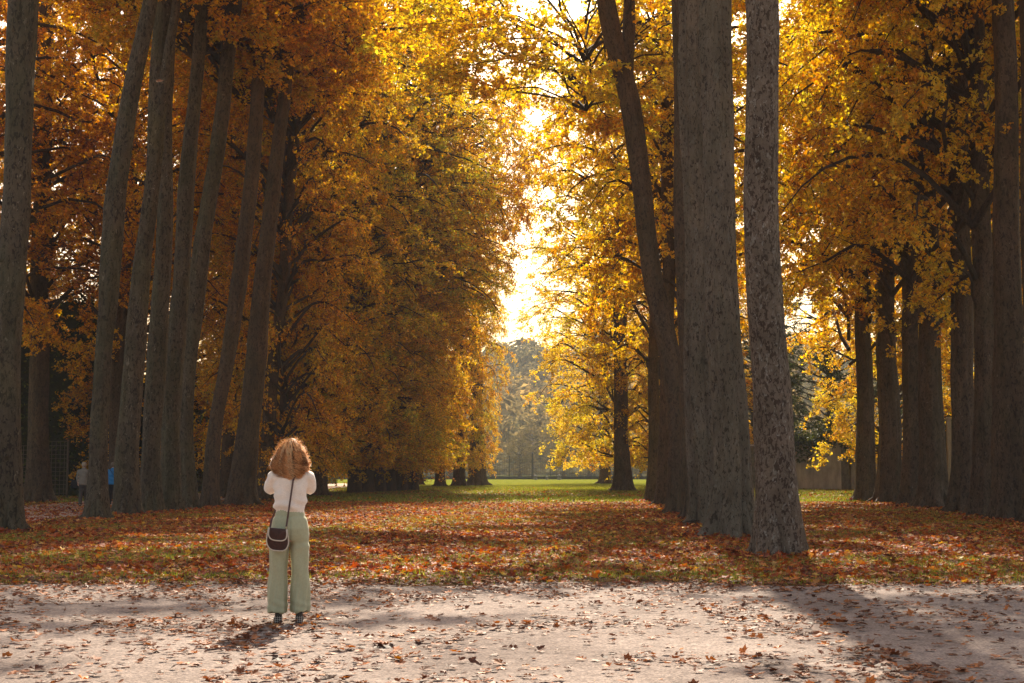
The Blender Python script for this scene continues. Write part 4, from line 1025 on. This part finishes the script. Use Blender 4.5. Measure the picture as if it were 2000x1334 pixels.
fph = lph[lock][:, None] + lfr[lock][:, None] * s_[None] + g.normal(0, .25, NH)[:, None]
ca, sa = cos_(az_)[:, None], sin_(az_)[:, None]
X = ca * hw * k_ + (-sa) * amp * np.sin(fph) + ca * amp * .6 * np.cos(fph)
Yh = .02 + sa * hd * k_ + ca * amp * np.sin(fph) + sa * amp * .6 * np.cos(fph)
fz = (g.random(NH) < .16)[:, None]
X = X + fz * g.normal(0, .014, (NH, SH)) * s_ * 0.6 + fz * ca * .018 * s_[None]
X += WC + .004
pth = np.stack([X, Yh, Z + .004 * np.sin(fph * 1.7)], -1)
rad = np.full((NH, SH), .0021) * (1 - .5 * s_[None]) * g.uniform(.6, 1.3, NH)[:, None]
V, Q = batch_tubes(pth, rad, 3)
rv = np.clip(-.08 + 1.0 * g.random(95)[lock] + .25 * g.random(NH) + .15 * np.abs(cos_(az_)), 0, 1)[:, None] + .22 * np.sin(fph[:, :-1])  # rim light at the sides and curl shading are put into the strand colour
rv = np.clip(rv, 0, 1)
hair = link("hair", make_mesh("hair", V, Q, [HAIRM], True, None, np.repeat(rv.ravel(), 3)), W)
# fly-away frizz
n = 1500; a = g.uniform(-.3, pi + .3, n) + pi; z0 = g.uniform(1.33, 1.68, n); hw, hd = hair_profile(z0)
s5 = np.linspace(0, 1, 6); b = np.stack([WC + cos_(a) * hw * .95, .02 + sin_(a) * hd * .95, z0], -1)
dr = norm(np.stack([cos_(a), sin_(a), g.normal(.1, .8, n)], -1)) * g.uniform(.012, .052, n)[:, None]
pf = b[:, None] + dr[:, None] * s5[None, :, None] + g.normal(0, .003, (n, 6, 3)) * s5[None, :, None]
V, Q = batch_tubes(pf, np.full((n, 6), .0009), 3)
link("flyaway_strands", make_mesh("flyaway_strands", V, Q, [HAIRM], True, None, np.full(len(Q), .85)), hair)
mb = MB(); mb.rings(ellrings([(WC + .004, .03, z, float(hair_profile(z)[0]) * .70, float(hair_profile(z)[1]) * .66) for z in (1.34, 1.40, 1.46, 1.52, 1.58, 1.63, 1.665)], 24))
mb.build("hair_mass", plain("hair_under", (0.30, 0.11, 0.035), .6, .3, 40, .4, stretch=(6, 6, .6)), hair, True)

# bag, hanging at her left hip from the right shoulder
B_ = empty("shoulder_bag", (wpos[0], wpos[1], .004)); B_.rotation_euler = W.rotation_euler
tag(B_, "dark brown shoulder bag with cream piping hanging at the woman's hip on a long strap", "bag")
def outline(w0, w1, h, n=40):
    """bag outline with a rounded bottom, in x,z from the centre of the top edge"""
    t = np.linspace(0, pi, n); x = -np.cos(t); z = np.sin(t)
    zz = -h * z ** .5; xx = np.sign(x) * np.abs(x) ** .62
    return [(a * (w0 + (w1 - w0) * min(1, -b / (h * .6))), b) for a, b in zip(xx, zz)]
bc = np.array([-.120, -.165, .868]); bang = -.10
def bagpt(x, z, y=0): 
    return (bc[0] + x * cos(.35) , bc[1] + y + x * sin(.22), bc[2] + z + x * bang)
ol = outline(.088, .112, .205)
def slab(ol, y0, y1, k=1.0, bulge=.0):
    mb = MB(); R = []
    for (yy, kk) in ((y0, .93), (y0 + (y1 - y0) * .15, 1.0), (y0 + (y1 - y0) * .85, 1.0), (y1, .93)):
        R.append([bagpt(x * k * kk, z * k * kk, yy) for x, z in ol])
    mb.rings(np.array(R)); return mb
slab(ol, -.035, .04).build("bag_body", BAGM, B_, True)
slab(outline(.082, .090, .108), -.050, -.036).build("flap", BAGM, B_, True)
def pipe(ol, y, r=.0055):
    mb = MB(); mb.tube([bagpt(x, z, y) for x, z in ol], r, 8); return mb
pipe([(x * .985, z * .985) for x, z in ol], -.036).build("piping", PIPE, B_, True)
pipe([(x * .985, z * .985) for x, z in ol], .036).build("piping", PIPE, B_, True)
pipe(outline(.082, .090, .110), -.050).build("piping", PIPE, B_, True)
def strap(pts, name="strap"):
    mb = MB(); s = np.array(pts, float); n = len(s)
    t = norm(np.gradient(s, axis=0)); nr = np.array([0, -1, 0]); w = norm(np.cross(t, nr)); out_ = np.cross(w, t)
    R = np.stack([s - w * .0085 - out_ * .0015, s + w * .0085 - out_ * .0015, s + w * .0085 + out_ * .0015, s - w * .0085 + out_ * .0015], 1)
    mb.rings(R); return mb.build(name, LEATHER, B_)
sx = lambda t, a, b: a + (b - a) * t
p0 = np.array(bagpt(.078, -.005, -.01)); p1 = np.array([.012, -.135, 1.30]); tt = np.linspace(0, 1, 14)
back = [p0 + (p1 - p0) * t + np.array([0, -.012 * sin(pi * t) + .030 * sin(pi * t) * (t < .3), 0]) for t in tt]
strap(back + [np.array([.045, -.115, 1.38]), np.array([.06, -.04, 1.42]), np.array([.062, .03, 1.41]), np.array([.04, .085, 1.35])])
q0_ = np.array(bagpt(-.075, -.005, .02))
strap([q0_, q0_ + [.012, .03, .07], q0_ + [.032, .09, .12], q0_ + [.06, .19, .2], [-.06, .125, 1.12], [0, .13, 1.25], [.04, .10, 1.35]])
mb = MB(); c = p0 + np.array([0, -.006, .012]); mb.tube([c + [0, 0, -.014], c + [0, 0, .014]], .009, 10); mb.build("strap_ring", BUCKLE, B_, True)

# --- walkers on the path
def walker(px, py_foot, label, jacket, legs, hairc, stride, lean=0.0, hgt=1.68, bag=None, strapc=None):
    gpt = G(px, py_foot); k = hgt / 1.70
    e = empty("person", (gpt[0], gpt[1], .004), .12); e.scale = (k, k, k); tag(e, label, "person")
    mb = MB()
    mb.rings(ellrings([(0, 0, .80, .13, .10), (0, 0, 1.0, .13, .10), (0, 0, 1.25, .16, .11), (0, 0, 1.38, .14, .08), (0, .01, 1.44, .06, .05)]))
    mb.tube([(0, .0, 1.40), (0, .02, 1.50)], .05, 12); head(mb, (0, .04, 1.58), 1.0)
    for q in (-1, 1):
        mb.tube([(q * .17, 0, 1.38), (q * .21, -.02, 1.14), (q * .21, .03 * q, .92)], [.05, .042, .03], 10)
        hand(mb, (q * .21, .03 * q, .91), (0, .1, -1), (-q, .2, 0), 1)
        f = stride * q
        mb.tube([(q * .08, 0, .85), (q * .085, f * .5 + .03, .48), (q * .085, f, .08)], [.085, .055, .035], 12)
        mb.tube([(q * .085, f - .03, .06), (q * .09, f + .06, .045), (q * .095, f + .13, .035)], [.035, .036, .024], 10)
    remeshed("body", mb, SKIN, .014, e, 1)
    mb = MB()
    mb.rings(ellrings([(0, 0, .84, .185, .135), (0, 0, .95, .18, .135), (0, 0, 1.12, .165, .125), (0, 0, 1.30, .19, .125), (0, 0, 1.40, .165, .10), (0, .01, 1.46, .075, .07), (0, .015, 1.49, .07, .065)], 26))
    for q in (-1, 1): mb.tube([(q * .14, 0, 1.385), (q * .19, 0, 1.34), (q * .232, -.02, 1.14), (q * .225, .03 * q, .95)], [.065, .07, .06, .05], 14)
    remeshed("jacket", mb, jacket, .013, e, 2, disp=lambda co: .007 * np.sin(co[:, 2] * 38 + 9 * co[:, 0]))
    mb = MB(); mb.rings(ellrings([(0, 0, 1.0, .14, .11), (0, 0, .88, .17, .125), (0, 0, .78, .165, .115)], 24))
    for q in (-1, 1):
        f = stride * q; mb.tube([(q * .08, 0, .84), (q * .085, f * .5 + .03, .48), (q * .085, f, .09)], [.095, .076, .07], 16)
    remeshed("trousers", mb, legs, .013, e, 2, disp=lambda co: .005 * np.sin(co[:, 2] * 45 + 20 * co[:, 1]))
    for q in (-1, 1):
        f = stride * q; mb = MB(); mb.tube([(q * .085, f - .05, .045), (q * .088, f + .03, .045), (q * .092, f + .11, .035), (q * .094, f + .16, .025)], [.035, .045, .04, .02], 12, flat=.85)
        mb.build("shoe", SHOE, e, True)
    mb = MB(); mb.rings(ellrings([(0, .0, 1.515, .055, .05), (0, -.005, 1.55, .082, .09), (0, -.005, 1.62, .09, .105), (0, -.005, 1.67, .078, .09), (0, 0, 1.70, .045, .05)], 20))
    n0 = len(mb.v); o = mb.build("hair", hairc, e, True)
    return e, k
HAIR_GREY = plain("grey_hair", (0.34, 0.27, 0.20), .6, .3, 60, .3, .5)
HAIR_ASH = plain("ash_hair", (0.16, 0.12, 0.09), .6, .3, 60, .3, .5)
JG = plain("grey_jacket_cloth", (0.21, 0.18, 0.15), .85, .2, 30, .15, .3); JB = plain("blue_jacket_cloth", (0.01, 0.16, 0.40), .6, .35, 30, .12, .2)
TD = plain("dark_trouser_cloth", (0.06, 0.05, 0.045), .85, .2, 30, .2, .3); TK = plain("black_trouser_cloth", (0.015, 0.014, 0.016), .8, .2, 30, .2, .3)
e1, k1 = walker(162, 990, "walker in a grey-beige jacket, partly behind the slim grey leaning trunk", JG, TD, HAIR_GREY, .16, hgt=1.70)
e2, k2 = walker(219, 989, "walker in a bright blue jacket with a dark diagonal strap", JB, TK, HAIR_ASH, .14, hgt=1.70)
def world_bag(e, label, pts, size, strap_pts):
    b = empty("shoulder_bag", tuple(e.location), e.rotation_euler[2]); tag(b, label, "bag")
    mb = MB(); c = pts; mb.rings(ellrings([(c[0], c[1], c[2] - size[2] / 2, size[0] * .8, size[1]), (c[0], c[1], c[2] - size[2] * .35, size[0], size[1] * 1.1), (c[0], c[1], c[2] + size[2] * .35, size[0] * .95, size[1]), (c[0], c[1], c[2] + size[2] / 2, size[0] * .7, size[1] * .4)], 18)); mb.build("bag_body", TK, b, True)
    mb = MB(); mb.tube(strap_pts, .014, 6, flat=.4); mb.build("strap", TK, b, True)
world_bag(e1, "large black bag at the side of the walker in grey", (-.34, -.02, .86), (.13, .07, .32), [(-.34, -.02, 1.0), (-.27, -.06, 1.2), (-.19, -.03, 1.43), (-.2, .06, 1.42), (-.28, .06, 1.2), (-.34, 0, 1.0)])
world_bag(e2, "small dark bag worn across the blue jacket", (.22, -.10, .93), (.10, .045, .17), [(.2, -.13, 1.0), (.10, -.155, 1.15), (0, -.16, 1.28), (-.10, -.12, 1.42), (-.12, -.02, 1.47), (-.08, .08, 1.43)])

# two leaves caught falling, and a broken twig on the lawn
for (px, py, y, rot, sz, lab) in ((190, 90, 21, 0.5, .10, "upper left orange leaf falling through the air"), (308, 160, 19, .2, .09, "pale leaf falling in front of the left trunks")):
    q = P(px, py, y); g = np.random.default_rng(px)
    V, Qq = scatter_leaves(np.zeros((1, 3)), np.array([[1, .3, rot]]), np.array([[.2, -.6, .9]]), np.array([sz]), 5, np.array([.5]))
    o = link("falling_leaf", make_mesh("falling_leaf", V, Qq, [GOLD if px < 200 else FALLEN_DRY], False, None, np.full(5, .4 if px < 200 else .95)), None, tuple(q)); tag(o, lab, "leaf", "leaves falling in the air")
mb = MB(); q = G(1352, 1030)
mb.tube([(-.42, .0, .02), (-.2, .02, .12), (0, 0, .17), (.22, .05, .16), (.45, .1, .2)], [.008, .018, .022, .024, .02], 6); mb.tube([(0, 0, .16), (.1, -.1, .08), (.16, -.2, .02)], [.014, .01, .005], 5); mb.tube([(-.2, .02, .12), (-.3, .1, .05), (-.38, .15, .01)], [.012, .008, .004], 5)
o = mb.build("broken_branch", BARK_W, None, True, (q[0], q[1], .0)); tag(o, "dark broken branch lying at the left foot of the huge grey trunk", "branch")

# ------------------------------------------------------------------ haze
hz = MB(); hz.box((0, 480, 47), (1100, 1050, 98))
hm, hn, hl, hout = new_mat("haze_air")
pv = hn.new("ShaderNodeVolumePrincipled"); pv.inputs["Color"].default_value = (0.86, 0.90, 0.97, 1); pv.inputs["Density"].default_value = 0.0003
pv.inputs["Anisotropy"].default_value = -0.2
hl.new(pv.outputs[0], hout.inputs["Volume"])
tag(hz.build("haze", hm), "thin warm autumn haze filling the avenue and valley", "haze", kind="stuff")
